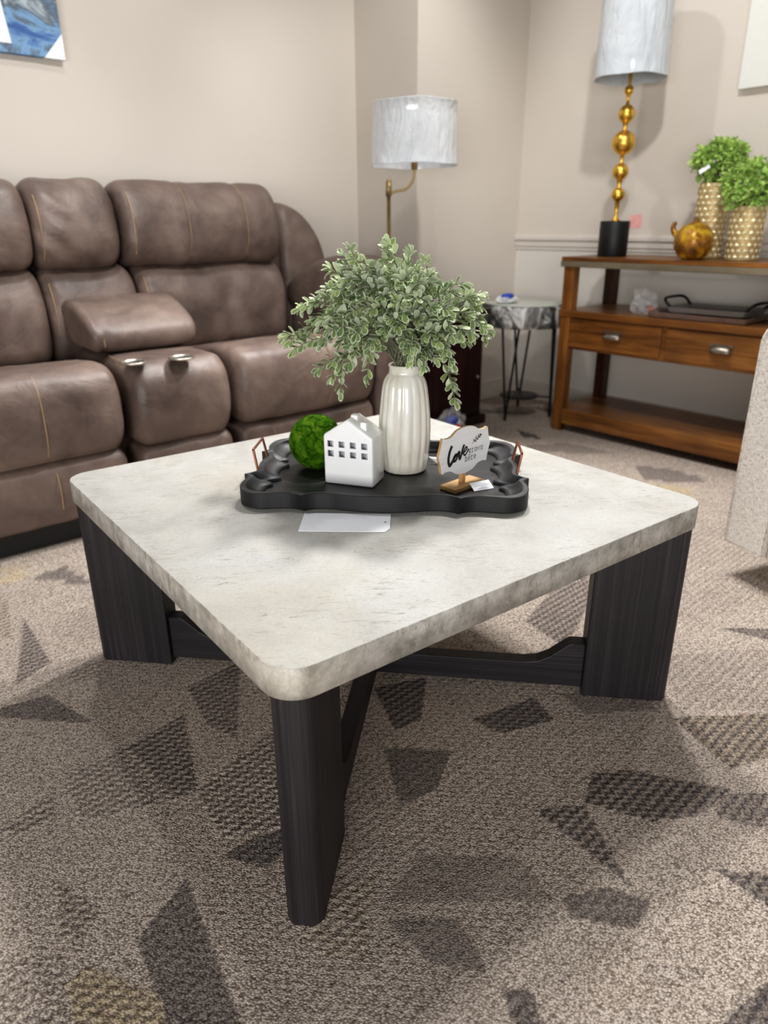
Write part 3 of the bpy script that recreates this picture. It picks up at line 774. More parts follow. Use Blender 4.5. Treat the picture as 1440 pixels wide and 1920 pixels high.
# second tag lying behind the sign
b = B(); q = [at_z(803, 856, TF+.016), at_z(836, 874, TF+.001), at_z(868, 876, TF+.001), at_z(846, 860, TF+.010)]
o = q[1].copy(); V = [p-o for p in q]
ptz = []
for i in range(7):
    f = i/6; p0 = V[0].lerp(V[1], f); p1 = V[3].lerp(V[2], f); p0.z -= .004*sin(pi*f); p1.z -= .004*sin(pi*f); ptz += [p0, p1]
b.add(ptz, [(2*i, 2*i+1, 2*i+3, 2*i+2) for i in range(6)], smooth=True)
tg2 = tag(b.build('price_tag', M['paper_back'], None, loc=o), 'blank curled white tag lying on the tray behind the plaque', 'price tag')
sdm = tg2.modifiers.new('solid', 'SOLIDIFY'); sdm.thickness = .0003
# big blank card in front of the tray
qs = [at_z(571, 963, TZ), at_z(733, 965, TZ), at_z(731, 992, TZ), at_z(722, 998.5, TZ), at_z(559, 997, TZ)]
o = qs[4].copy(); b = B(); pl = [(p.x-o.x, p.y-o.y) for p in qs]
b.prism(pl[::-1], .0006, .0014)
card = tag(b.build('hang_tag', M['paper'], None, loc=(o.x, o.y, TZ)), 'large blank white card lying on the concrete tabletop in front of the tray', 'card')
p = at_z(722.5, 980.5, TZ)
b = B(); b.lathe([(.0018, 0), (.0018, .0003)], (p.x-o.x, p.y-o.y, .0014), 16); b.build('punched_hole', M['ink'], card)

# ------------------------------------------------------------------ reclining loveseat
SO = (1.05, 2.75, 0)
sofa = rthing('reclining_loveseat', 'brown leather reclining loveseat with centre console, tan stitching, against the back wall', 'sofa', SO[0], SO[1], 0)
def cushion(name, prof, s0, s1, er=.05, mat=None, parent=None, sub=6, ns=26, nz=.006, ripple=None, seed=0, sag=0, skew=None, powr=2.0):
    P_ = smooth_closed([(t_, z_, 0) for t_, z_ in prof], sub)
    ct = (min(p.x for p in P_)+max(p.x for p in P_))/2; cz_ = (min(p.y for p in P_)+max(p.y for p in P_))/2
    ht = (max(p.x for p in P_)-min(p.x for p in P_))/2; hz = (max(p.y for p in P_)-min(p.y for p in P_))/2
    # stations, dense at ends
    st_ = []
    for k in range(9): st_.append(s0+er*(1-cos(pi/2*k/8)))
    for k in range(1, ns): st_.append(s0+er+(s1-s0-2*er)*k/ns)
    for k in range(9): st_.append(s1-er*(1-cos(pi/2*(8-k)/8)))
    rings = []
    mid = (s0+s1)/2
    for s in st_:
        d = min(s-s0, s1-s); ins = er*(1-(1-(1-min(1, d/er))**powr)**(1/powr)) if d < er else 0
        f = (s-s0)/(s1-s0)
        puff = sag*(1-(2*f-1)**2)
        ring = []
        for p in P_:
            ft = max(.02, 1-ins/ht); fz_ = max(.02, 1-ins/hz)
            t_ = ct+(p.x-ct)*ft*(1+puff*.3); z_ = cz_+(p.y-cz_)*fz_*(1+puff)
            v = Vector((s, t_, z_))
            nn = noise.noise(Vector((s*6+seed, t_*6, z_*6)))*nz + noise.noise(Vector((s*17+seed, t_*17, z_*17)))*nz*.4
            if ripple: nn += ripple(s, t_, z_)
            dirn = Vector((0, p.x-ct, p.y-cz_)); dirn.normalize()
            v += dirn*nn
            if skew: v = skew(v)
            ring.append(v)
        rings.append(ring)
    b = B(); b.rings(rings, 0, True, caps=False)
    for r in (rings[0], rings[-1]):
        pass
    bm = b.bm; bm.verts.ensure_lookup_table(); nr = len(rings[0])
    for r0 in (0, (len(rings)-1)*nr):
        c_ = Vector((0, 0, 0))
        for k in range(nr): c_ += bm.verts[r0+k].co
        c_ /= nr; cv = bm.verts.new(c_); bm.verts.ensure_lookup_table()
        for k in range(nr):
            f = bm.faces.new((bm.verts[r0+k], bm.verts[r0+(k+1) % nr], cv)); f.smooth = True
    return b.build(name, mat or M['leather'], parent if parent is not None else sofa, origin=SO)
def surf(prof, s0, s1, er, powr, s, z, off=.004):
    P_ = smooth_closed([(t_, z_, 0) for t_, z_ in prof], 6)
    ct = (min(p.x for p in P_)+max(p.x for p in P_))/2; cz_ = (min(p.y for p in P_)+max(p.y for p in P_))/2
    ht = max(p.x for p in P_)-ct; hz = max(p.y for p in P_)-cz_
    d = min(s-s0, s1-s); ins = er*(1-(1-(1-min(1, d/er))**powr)**(1/powr)) if d < er else 0
    R = [(ct+(p.x-ct)*max(.02, 1-ins/ht), cz_+(p.y-cz_)*max(.02, 1-ins/hz)) for p in P_]
    best = 9
    for i in range(len(R)):
        (ta, za), (tb, zb_) = R[i-1], R[i]
        if (za-z)*(zb_-z) <= 0 and za != zb_: best = min(best, ta+(tb-ta)*(z-za)/(zb_-za))
    if best == 9: best = min(t_ for t_, _ in R)
    return (s, best-off, z)
def stitch(pts, parent, r=.0028, step=.016):
    b = B(); b.tube(smooth_open([Vector(p) for p in pts], 8), r*.58, 6)
    return b.build('stitching', M['thread'], parent, origin=SO)
SEAT = [(2.255, .43), (2.262, .50), (2.30, .548), (2.38, .562), (2.55, .548), (2.80, .505), (2.88, .48), (2.88, .36), (2.60, .31), (2.34, .285), (2.285, .30), (2.262, .35)]
FOOT = [(2.275, .20), (2.285, .262), (2.33, .285), (2.42, .28), (2.46, .2), (2.44, .10), (2.36, .072), (2.31, .075), (2.285, .11)]
HEAD = [(2.80, .83), (2.755, .875), (2.745, .96), (2.77, 1.06), (2.83, 1.118), (2.91, 1.125), (2.985, 1.09), (3.02, .98), (3.00, .86), (2.92, .82)]
LUMB = [(2.765, .52), (2.745, .62), (2.755, .72), (2.795, .80), (2.87, .835), (2.96, .80), (2.98, .66), (2.95, .50), (2.86, .47)]
def pleat(edges, amp=.006):
    def f(s, t_, z_):
        a_ = 0
        for e in edges: a_ -= amp*math.exp(-((s-e)/.008)**2)
        return a_
    return f
for (a0, a1, sd, pe) in ((.19, .838, 1.0, (.40, .63)), (1.262, 1.905, 5.0, (1.37, 1.625))):
    c_ = cushion('seat_cushion', SEAT, a0, a1, .045, seed=sd, nz=.007, sag=.01)
    hr0, hr1 = (.14, .795) if a0 < 1 else (1.118, 1.795)
    lm0, lm1 = (.15, .80) if a0 < 1 else (1.155, 1.812)
    for e in ((.235, .585) if a0 < 1 else (1.66,)):
        pp = [(e, 2.30, .5525), (e, 2.272, .527), (e, 2.256, .49), (e, 2.2505, .43), (e, 2.256, .36), (e, 2.275, .308)]
        if a0 > 1: pp = [(e, 2.56, .552), (e, 2.45, .562), (e, 2.38, .567)]+pp
        stitch(pp, c_)
    c_ = cushion('footrest', FOOT, a0+.004, a1-.004, .03, seed=sd+2, nz=.006, mat=M['leather'])
    for e in ((.60,) if a0 < 1 else (1.40, 1.66)): stitch([(e, 2.30, .275), (e, 2.273, .235), (e, 2.268, .19), (e, 2.276, .13)], c_)
    hrest = c_ = cushion('headrest', HEAD, hr0, hr1, .06, seed=sd+3, nz=.008, sag=.02, ripple=pleat(pe, .005), powr=2.6)
    hr0, hr1 = hr0, hr1
    for e in pe: stitch([(e, 2.84, 1.124), (e, 2.775, 1.070), (e, 2.745, .985), (e, 2.744, .91), (e, 2.77, .855)], c_, .0024)
    def tuft(s, t_, z_, e=(1.52 if a0 > 1 else .5)): return -.022*math.exp(-((s-e)/.05)**2-((z_-.70)/.06)**2) - .008*math.exp(-((s-e)/.016)**2)*(1 if z_ < .7 else 0)
    c_ = cushion('lumbar_cushion', LUMB, lm0, lm1, .045, seed=sd+4, nz=.008, sag=.015, ripple=tuft)
    if a0 > 1:
        stitch([surf(HEAD, hr0, hr1, .06, 2.6, hr0+.030, z_) for z_ in (1.085, 1.04, .98, .92, .87)], hrest, .0034)
        stitch([surf(LUMB, lm0, lm1, .045, 2.0, lm0+.022, z_) for z_ in (.79, .73, .66, .60, .55)], c_, .0034)
# middle back
def wrink(s, t_, z_): return .007*sin((z_*1.0+s*.9)*62)*math.exp(-((s-.86)/.07)**2)*math.exp(-((z_-.93)/.10)**2)
HM = [(t_+.012, z_-.002) for t_, z_ in HEAD]; LM = [(t_+.012, z_) for t_, z_ in LUMB]
c_ = cushion('headrest', HM, .800, 1.112, .075, seed=9, nz=.012, sag=.02, ripple=wrink, powr=2.3)
stitch([surf(HM, .800, 1.112, .075, 2.3, .826, z_) for z_ in (1.07, 1.02, .96, .90, .86)], c_, .0034)
c_ = cushion('lumbar_cushion', LM, .805, 1.15, .055, seed=12, nz=.008, sag=.02)
stitch([surf(LM, .805, 1.15, .055, 2.0, .828, z_) for z_ in (.78, .72, .66, .60)], c_, .0034)
# centre console
CONS = [(2.250, .43), (2.262, .50), (2.305, .548), (2.36, .556), (2.52, .556), (2.88, .556), (2.90, .50), (2.88, .32), (2.60, .29), (2.34, .275), (2.285, .29), (2.258, .345)]
con = cushion('console', CONS, .872, 1.232, .05, seed=20, nz=.005)
stitch([(.895, 2.50, .556), (.888, 2.42, .556), (.90, 2.34, .553)], con, .002)
cushion('console_front', [(t_-.003, z_-.004) for t_, z_ in FOOT], .878, 1.232, .03, seed=22, nz=.007)
for (u, v) in ((250, 678), (340, 669)):
    q_ = at_z(u, v, .562); q_ = ST(q_)
    b = B()
    b.lathe([(.041, .000), (.044, .003), (.044, .0065), (.040, .0075), (.036, .005), (.035, -.001)], (q_.x, q_.y, .556), 28, 0, False)
    b.lathe([(.035, -.0005), (.001, -.0005)], (q_.x, q_.y, .5575), 28, 1, False)
    b.build('cup_holder', [M['chrome'], M['black']], sofa, origin=SO)
LID = [(2.49, .60), (2.50, .64), (2.56, .685), (2.66, .722), (2.76, .725), (2.83, .69), (2.85, .64), (2.84, .60), (2.78, .578), (2.56, .566), (2.51, .572)]
c_ = cushion('console_lid', LID, .845, 1.235, .035, seed=30, nz=.006, sag=.05, powr=2.4, ripple=lambda s, t_, z_: -.006*math.exp(-((s-.885)/.012)**2))
stitch([(.886, 2.494, .585), (.886, 2.494, .615), (.886, 2.508, .64)], c_)
stitch([(1.21, 2.497, .585), (1.21, 2.494, .615), (1.21, 2.506, .642)], c_)
# arms
for sg in (1, -1):
    s0, s1 = (1.915, 2.12) if sg > 0 else (-.04, .18)
    ARM = [(2.275, .64), (2.268, .73), (2.31, .795), (2.42, .835), (2.56, .848), (2.70, .825), (2.82, .78), (2.92, .72), (2.95, .66), (2.90, .60), (2.60, .575), (2.34, .58)]
    c_ = cushion('armrest', ARM, s0-.02, s1+.015, .07, seed=40+sg, nz=.008, sag=.0)
    b = B()
    cushion('arm_panel', [(2.285, .12), (2.28, .30), (2.285, .50), (2.31, .60), (2.6, .62), (2.98, .62), (3.02, .5), (3.02, .2), (2.98, .08), (2.6, .07), (2.32, .075)], s0, s1, .03, seed=44+sg, nz=.004)
    # wing beside the back
    w0, w1 = (1.885, 2.145) if sg > 0 else (-.06, .2)
    def sk(v, sg=sg, w0=w0, w1=w1):
        f = (v.x-w0)/(w1-w0) if sg > 0 else (w1-v.x)/(w1-w0)
        v = v.copy(); f = min(1, max(0, f)); drop = .30*(1-sqrt(max(0, 1-(f)**2.4)))
        if v.z > .7: v.z = .7+(v.z-.7)*(1-drop/.36)
        return v
    cushion('back_wing', [(2.90, .50), (2.885, .70), (2.895, .90), (2.93, 1.03), (3.0, 1.065), (3.07, 1.03), (3.10, .9), (3.10, .6), (3.06, .48), (2.97, .47)], w0, w1, .05, seed=50+sg, nz=.004, skew=sk)
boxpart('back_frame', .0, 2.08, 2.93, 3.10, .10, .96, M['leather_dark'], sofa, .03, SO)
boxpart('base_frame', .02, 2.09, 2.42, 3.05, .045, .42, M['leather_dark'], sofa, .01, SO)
boxpart('shadow_strip', .20, 1.90, 2.325, 2.42, .003, .085, M['black'], sofa, .004, SO)  # black strip added in place of the shadow under the seat fronts
for s_, t_ in ((.06, 2.46), (2.03, 2.46), (.06, 3.0), (2.03, 3.0), (.85, 2.46), (1.25, 2.46)):
    b = B(); b.lathe([(.022, 0), (.025, .004), (.025, .05)], (s_, t_, 0), 16); b.build('foot', M['black'], sofa, origin=SO)

# ------------------------------------------------------------------ floor lamp behind the arm
ls, lt = 2.262, 2.60
lamp = rthing('floor_lamp', 'brass floor lamp with curved arm and plastic-wrapped white shade behind the sofa arm', 'floor lamp', ls, lt)
lw = W(ls, lt)
b = B(); b.lathe([(.0, 0), (.07, 0), (.072, .006), (.068, .016), (.02, .024), (.012, .04), (.0, .04)], n_=32, caps=False); b.build('base', M['brass'], lamp)
ptop = onY(735, 340, lw.y).z
b = B(); b.tube([(0, 0, .03), (0, 0, ptop-.06)], .009, 14); b.tube([(0, 0, ptop-.06), (0, 0, ptop-.002)], .013, 14); b.sphere((0, 0, ptop), .011, 14); b.build('pole', M['brass'], lamp)
Ri = Matrix.Rotation(-A, 3, 'Z')
def ll(u, v): return Ri @ (onY(u, v, lw.y)-lw)
sc0 = ll(777, 310); st0 = ll(777, 193)
arm = smooth_open([Vector((0, 0, ptop-.05)), ll(745, 358), ll(762, 354), ll(774, 338), ll(777, 318), ll(777, 300)], 5)
b = B(); b.tube(arm, .0055, 10); b.build('curved_arm', M['brass'], lamp)
b = B(); b.tube([ll(777, 318), ll(777, 285)], .014, 12); b.build('socket', M['brass'], lamp)
def shade(parent, c0, zb, zt, rb, rt_, name='lamp_shade', mat=None):
    b = B(); n_ = 64
    R = [];
    for f, dr in ((0, -.0015), (0, 0.002), (.01, .002), (.02, 0), (.25, 0), (.5, 0), (.75, 0), (.98, 0), (.99, .002), (1, .002), (1, -.0015), (.5, -.0015), (0, -.0015)):
        z = zb+(zt-zb)*f; r = rb+(rt_-rb)*f+dr
        R.append([(c0.x+r*cos(2*pi*k/n_), c0.y+r*sin(2*pi*k/n_), z+.002*sin(5*2*pi*k/n_)) for k in range(n_)])
    b.rings(R, 0, True, caps=False); return b.build(name, mat or M['shade'], parent)
shade(lamp, sc0, sc0.z-.002, st0.z, .187, .178)
b = B()
for k in range(3): b.tube([Vector((sc0.x, sc0.y, st0.z-.02)), Vector((sc0.x+.176*cos(k*2.094), sc0.y+.176*sin(k*2.094), st0.z-.004))], .002, 6)
b.tube([Vector((sc0.x, sc0.y, sc0.z+.04)), Vector((sc0.x, sc0.y, st0.z+.005))], .003, 8)
b.build('shade_frame', M['brass'], lamp)

# ------------------------------------------------------------------ end table
EO = (2.55, 2.60, 0)
et = rthing('end_table', 'dark espresso wooden end table cabinet beside the loveseat arm', 'end table', EO[0], EO[1])
boxpart('table_top', 2.335, 2.775, 2.42, 2.775, .55, .58, M['espresso'], et, .004, EO)
boxpart('cabinet', 2.35, 2.75, 2.445, 2.77, .05, .55, M['espresso'], et, .003, EO)
boxpart('plinth', 2.34, 2.775, 2.425, 2.775, 0, .05, M['espresso'], et, .003, EO)
b = B(); b.box(2.37, 2.73, 2.435, 2.4452, .08, .40); d_ = b.build('door', M['espresso'], et, origin=EO, bevel=.003)
b = B(); b.box(2.40, 2.70, 2.431, 2.4352, .12, .36); b.build('door_panel', M['espresso'], d_, bevel=.003, origin=EO)
b = B(); b.sphere((2.70, 2.425, .25), .01, 12); b.build('knob', M['pewter'], d_, origin=EO)
b = B(); b.box(2.37, 2.73, 2.435, 2.4452, .42, .53); d_ = b.build('drawer', M['espresso'], et, origin=EO, bevel=.003)
b = B(); b.sphere((2.55, 2.425, .475), .01, 12); b.build('knob', M['pewter'], d_, origin=EO)

def crumple(name, label, cat, loc, sx, sy, sz, mat, seed=0, amp=.45, kids=()):
    b = B(); bmesh.ops.create_icosphere(b.bm, subdivisions=4, radius=1)
    for v in b.bm.verts:
        d = v.co.normalized(); k = 1+amp*noise.noise(d*2.2+Vector((seed, 0, 0)))+amp*.5*noise.noise(d*5+Vector((0, seed, 0)))
        z = d.z*k
        v.co = Vector((d.x*k*sx, d.y*k*sy, (max(-.8, z)+.8)*sz*.6))
    for f in b.bm.faces: f.smooth = False
    o = b.build(name, mat, None, loc=loc, rz=A)
    return tag(o, label, cat)
bl_ = ST(at_z(846, 800, 0))
bg = crumple('plastic_bag', 'crumpled clear plastic bag with blue and red print before the dark end table', 'plastic bag', W(onT(846, 790, 2.365).x, 2.365, .001), .085, .034, .12, M['film'], 3)
b = B(); b.sphere((-.005, -.006, .082), .034, 14, sq=(1.2, .9, .7)); b.build('blue_label', M['blue'], bg)
b = B(); b.sphere((.01, -.012, .045), .034, 14, sq=(1.1, .9, .55)); b.build('red_label', M['red'], bg)
b = B(); b.sphere((.045, -.0, .05), .02, 14, sq=(.9, .9, 1.6)); b.build('white_cap', M['paper'], bg)

# ------------------------------------------------------------------ drum side table with hairpin legs
dc = Vector((.735, 3.82, 0)); 
drum = thing('side_table', 'round side table with mottled grey and white rim and black hairpin legs', 'side table', dc, 0)
b = B(); b.lathe([(.0, .478), (.215, .478), (.222, .484), (.224, .52), (.221, .578), (.212, .585), (.0, .585)], n_=56, caps=False, fn=lambda a, z: 1+.02*sin(5*a)+.012*sin(11*a+1)); b.build('rim', M['hide'], drum)
b = B(); b.lathe([(0, .585), (.213, .585), (.215, .589), (.212, .593), (0, .593)], n_=48, caps=False, fn=lambda a, z: 1+.02*sin(5*a)); b.build('glass_top', M['glasstop'], drum)
for k, a_ in enumerate((-2.15, -.35, 1.4)):
    c0 = Vector((.16*cos(a_), .16*sin(a_), .48)); ft = Vector((.17*cos(a_), .17*sin(a_), .007)); sd = Vector((-sin(a_), cos(a_), 0))*.045
    P_ = smooth_open([c0-sd, (c0-sd).lerp(ft, .92), ft-Vector((0, 0, .0015)), (c0+sd).lerp(ft, .92), c0+sd], 5)
    b = B(); b.tube(P_, .006, 8); b.build('leg', M['blackmetal'], drum)
b = B(); b.lathe([(.0, .10), (.10, .10), (.105, .104), (.10, .108), (0, .108)], n_=32, caps=False)
for a_ in (-2.15, -.35, 1.4): b.tube([(.1*cos(a_), .1*sin(a_), .104), (.168*cos(a_), .168*sin(a_), .104)], .004, 6)
b.build('lower_ring', M['blackmetal'], drum)
bp = onY(935, 556, 3.72)
crumple('plastic_wrapper', 'crumpled white and blue plastic wrapper lying on the mottled round side table', 'plastic wrapper', (.63, 3.74, .594), .06, .04, .036, M['paper_back'], 8)
b = B(); b.sphere((-.01, -.01, .034), .034, 14, sq=(1.2, .8, .45)); b.build('blue_label', M['blue'], bpy.data.objects['plastic_wrapper'])

# ------------------------------------------------------------------ console table
CO = (3.13, 1.6, 0)
con = rthing('console_table', 'honey oak console table with two drawers and open shelves against the right wall', 'console table', CO[0], CO[1])
T0, T1, S0, S1 = 1.03, 2.125, 2.935, 3.33
b = B(); b.box(S0-.012, S1, T0-.02, T1+.01, .804, .822); ct = b.build('table_top', M['oak_y'], con, origin=CO, bevel=.003)
b = B(); b.box(S0-.014, S1+.002, T0-.022, T1+.012, .778, .804); b.build('top_edge', M['greyedge'], ct, origin=CO, bevel=.003)
for s_, t_ in ((S0, T1-.055), (S0, T0), (S1-.055, T1-.055), (S1-.055, T0)):
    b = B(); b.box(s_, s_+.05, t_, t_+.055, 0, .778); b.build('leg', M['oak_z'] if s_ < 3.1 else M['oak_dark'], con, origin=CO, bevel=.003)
boxpart('shelf', S0-.008, S1-.002, T0-.006, T1+.004, .555, .585, M['oak_y'], con, .003, CO)
boxpart('shelf', S0+.004, S1-.002, T0-.002, T1-.002, .036, .112, M['oak_y'], con, .004, CO)
boxpart('apron', S0+.012, S1-.01, T0+.01, T1-.01, .405, .555, M['oak_y'], con, .002, CO)
for (a0, a1) in ((1.60, 2.068), (1.088, 1.576)):
    b = B(); b.box(S0+.002, S0+.014, a0, a1, .418, .548); d_ = b.build('drawer', M['oak_y'], con, origin=CO, bevel=.003)
    m_ = (a0+a1)/2
    # cup pull: half dome open below
    b = B(); R = []
    for i in range(9):
        ph = pi/2*i/8
        R.append([(S0+.002-.024*sin(ph)*sin(pi*j/12)**.6 - .001, m_+.045*cos(pi*j/12)*(1 if i < 8 else .98), .475+.026*cos(ph)*sin(pi*j/12)**.5) for j in range(13)])
    b.rings(R, 0, True, caps=False, closed=False); b.box(S0-.001, S0+.003, m_-.05, m_+.05, .498, .508)
    hd = b.build('cup_pull', M['pewter'], d_, origin=CO); sm = hd.modifiers.new('solid', 'SOLIDIFY'); sm.thickness = .003

# tall table lamp
TS, TT = 3.12, 1.998
tl_ = rthing('table_lamp', 'tall gold lamp of stacked balls on black drum base, white wrapped shade', 'table lamp', TS, TT, .8222)
b = B(); b.lathe([(0, 0), (.064, 0), (.066, .004), (.066, .148), (.063, .152), (0, .152)], n_=40, caps=False); b.build('base', M['black'], tl_)
def zt(v, u=1165): return onS(u, v, TS).z-.8222
b = B()
seq = [(zt(413), .014), (zt(407), .010), (zt(385), .007)]
balls = [(365, .030), (322, .035), (268, .050), (215, .036), (172, .020)]
pr_ = [(0, .150), (.022, .150), (.018, .158), (.008, .168)]
for v_, r_ in balls:
    zc = zt(v_)
    for k in range(1, 16):
        a_ = pi*k/16; rr = r_*sin(a_)
        if rr > .0075: pr_.append((rr, zc-r_*cos(a_)))
    pr_.append((.0075, zc+r_*1.03))
pr_ += [(.0075, zt(120)), (0, zt(120))]
# keep heights monotonic
P2 = [pr_[0]]
for p in pr_[1:]:
    if p[1] >= P2[-1][1]-1e-6: P2.append(p)
b.lathe(P2, n_=40, caps=False); b.build('ball_stem', M['gold'], tl_)
zb = zt(149, 1178)
shade(tl_, Vector((0, 0, 0)), zb, zb+.36, .152, .142, mat=M['shade_tall'])
b = B(); b.tube([(0, 0, zb+.0), (0, 0, zb+.372)], .004, 8)
for k in range(3): b.tube([(0, 0, zb+.34), (.142*cos(k*2.094), .142*sin(k*2.094), zb+.354)], .002, 6)
b.build('shade_frame', M['brass'], tl_)
# pink note on the wall behind the lamp base
q_ = onS(1192, 415, SW)
b = B(); b.box(-.0012, 0, -.032, .032, -.03, .03)
tag(b.build('pink_note', M['pink'], None, loc=W(SW-.0002, q_.y, q_.z), rz=A), 'small pink paper note on the wall just right of the black lamp base', 'note')

# gourd
gs = onS(1300, 455, 3.02)
go = B()
vs = go.lathe([(.0, 0), (.03, 0), (.055, .012), (.074, .045), (.078, .072), (.070, .105), (.048, .130), (.022, .142), (.010, .150), (.012, .158), (.006, .162), (0, .162)], n_=40, caps=False, fn=lambda a, z: 1+.02*cos(7*a))
gourd = tag(go.build('gourd_vase', M['gourd'], None, loc=W(3.02, gs.y, .8222), rz=A), 'round mottled gold and brown gourd ornament with curled spout on the console', 'ornament')
b = B(); P_ = smooth_open([(0, .055, .085), (0, .085, .10), (0, .098, .125), (0, .088, .145)], 5); b.tube(P_, [.016-.0006*i for i in range(len(P_))], 10); b.build('spout', M['gourd'], gourd)
# planters
def planter(s, t_, h_, r_, fr_, fz_, label, seed):
    th_ = rthing('potted_plant', label, 'potted plant', s, t_, .8222, group=None)
    b = B(); b.lathe([(0, 0), (r_*.93, 0), (r_*.95, .004), (r_, h_-.004), (r_, h_), (r_-.005, h_), (r_-.006, h_-.02), (0, h_-.02)], n_=40, caps=False)
    pot = b.build('pot', M['goldlat'], th_)
    b = B(); nc = 16; rows = int(h_/.022)
    for j in range(rows):
        for k in range(nc):
            a_ = 2*pi*(k+.5*(j % 2))/nc; z = .014+j*(h_-.024)/max(1, rows-1); rr = r_*(.95+.05*z/h_)+.0005
            c_ = Vector((rr*cos(a_), rr*sin(a_), z)); tx = Vector((-sin(a_), cos(a_), 0)); o_ = Vector((cos(a_), sin(a_), 0))*.004
            w_ = .010; hh = .009
            b.add([c_-tx*w_, c_-Vector((0, 0, hh)), c_+tx*w_, c_+Vector((0, 0, hh)), c_+o_], [(0, 1, 4), (1, 2, 4), (2, 3, 4), (3, 0, 4)])
    b.build('lattice_studs', M['goldpale'], pot, recalc=False)
    rp_ = random.Random(seed); b = B(); ly = b.bm.verts.layers.float_color.new('edge'); bs2 = B()
    c_ = Vector((0, 0, fz_))
    for i in range(260):
        d = Vector((rp_.gauss(0, 1), rp_.gauss(0, 1), rp_.gauss(0, .85)+.1)).normalized(); r2 = fr_*rp_.uniform(.55, 1)
        p = c_+Vector((d.x*r2, d.y*r2, d.z*r2*.82))
        if p.z < h_+.002 and (p.x**2+p.y**2) < (r_+.02)**2: continue
        if i % 5 == 0: bs2.tube([Vector((0, 0, h_-.015)), p], .0012, 4)
        for k in range(5):
            dr = d+Vector((rp_.gauss(0, .7), rp_.gauss(0, .7), rp_.gauss(0, .7)))
            leaf_mesh(b, p, dr, Vector((0, 0, 1))+d*.5+Vector((rp_.gauss(0, .4), rp_.gauss(0, .4), 0)), rp_.uniform(.022, .034), .015, ly)
    bs2.build('stems', M['stem_green'], th_)
    b.build('foliage', M['leaf2'], th_, recalc=False)
    return th_
p1 = onS(1334, 400, 3.17); p2 = onS(1397, 440, 3.08)
pz1 = onS(1336, 344, 3.17).z-.8222; pz2 = onS(1397, 386, 3.08).z-.8222
pl1 = planter(3.17, p1.y, pz1, .064, .098, onS(1348, 303, 3.17).z-.8222, 'taller gold lattice pot with bushy green plant, nearest the tall lamp on the console', 4)
pl2 = planter(3.08, p2.y, pz2, .064, .108, onS(1400, 350, 3.08).z-.8222, 'shorter gold lattice pot with bushy green plant at the console front', 5)
# white tag in the taller plant's leaves
q_ = onS(1321, 317, 3.09)
b = B(); b.box(-.001, .001, -.022, .022, -.009, .009); wt = b.build('plant_tag', M['paper'], pl1); wt.location = Ri @ (W(3.06, onS(1321, 317, 3.06).y, onS(1321, 317, 3.06).z)-pl1.location); wt.rotation_euler = (-.6, .3, 0)

# trays on the middle shelf
def shelf_tray(s, t_, z, ls_, lt_, mat, label, rz, handles):
    o = rthing('metal_tray', label, 'tray', s, t_, z, rz)
    b = B(); o1 = rrect(ls_/2, lt_/2, .012, 4); o2 = rrect(ls_/2-.012, lt_/2-.012, .008, 4)
    b.rings([[(x, y, .001) for x, y in o2], [(x, y, .022) for x, y in o1], [(x*.985, y*.985, .022) for x, y in o1], [(x*.985, y*.985, .004) for x, y in o2]], 0, False, caps=True)
    b.build('pan', mat, o)
    if handles:
        for sg in (-1, 1):
            P_ = smooth_open([(-.09, sg*(lt_/2-.012), .018), (-.085, sg*(lt_/2+.02), .05), (0, sg*(lt_/2+.03), .055), (.085, sg*(lt_/2+.02), .05), (.09, sg*(lt_/2-.012), .018)], 5)
            b = B(); b.tube(P_, .006, 8); b.build('handle', M['blackmetal'], o)
    return o
shelf_tray(3.09, 1.48, .5858, .26, .43, M['bronzetray'], 'bronze-brown metal tray, the lower of two stacked on the console middle shelf', .03, False)
shelf_tray(3.11, 1.46, .6085, .23, .34, M['metaltray'], 'grey metal tray with black handles, stacked on the bronze tray', .02, True)
wr = onS(1232, 580, 3.03)
crumple('plastic_wrapper', 'crumpled clear plastic wrapper on the console middle shelf left of the trays', 'plastic wrapper', W(3.05, wr.y+.075, .5858), .05, .055, .095, M['film'], 21)
b = B(); b.sphere((0, -.035, .022), .014, 12); b.build('red_label', M['red'], bpy.data.objects['plastic_wrapper.001'])

# ------------------------------------------------------------------ wall art
ax = onT(122, 112, TW-.035)
aw, ah = .95, .62
art = rthing('wall_canvas', 'blue abstract canvas with white corner guard hung above the sofa', 'wall art', ax.x-aw, TW-.0355, ax.z)
b = B(); b.box(0, aw, 0, .035, 0, ah); b.build('canvas', M['painting'], art, bevel=.002)
b = B(); g = .0012
V = [(aw+g, -g, -g), (aw+g, -g, .085), (aw-.075, -g, -g), (aw+g, .03, -g), (aw+g, .03, .085), (aw-.075, .03, -g)]
b.add(V, [(0, 1, 2), (0, 3, 4, 1), (0, 2, 5, 3)]); b.build('corner_guard', M['paper'], art)
tx0 = onT(23, 88, TW-.036).x-(ax.x-aw)
b = B(); b.add([(tx0, -.002, .030), (tx0-.015, -.002, .17), (tx0-.16, -.002, .17), (tx0-.16, -.002, .03)], [(0, 1, 2, 3)]); b.build('info_card', M['paper'], art)
ar = onS(1383, 168, SW-.035)
art2 = B(); art2.box(0, .035, 0, .75, 0, .62)
a2 = tag(art2.build('wall_canvas', M['canvas'], None, loc=W(SW-.0356, ar.y-.75, ar.z), rz=A, bevel=.003), 'plain off-white canvas hung on the wall above the console', 'wall art')

# ------------------------------------------------------------------ armchair (only its front arm reaches the frame)
fdir = Vector((-.908, -.419)); caz = atan2(-.908, .419)   # local x runs along the front, from the far arm to the near one
ch = thing('armchair', 'beige tweed armchair at the right edge, rounded arm with piped seam', 'armchair', (.998, 1.916, 0), caz)
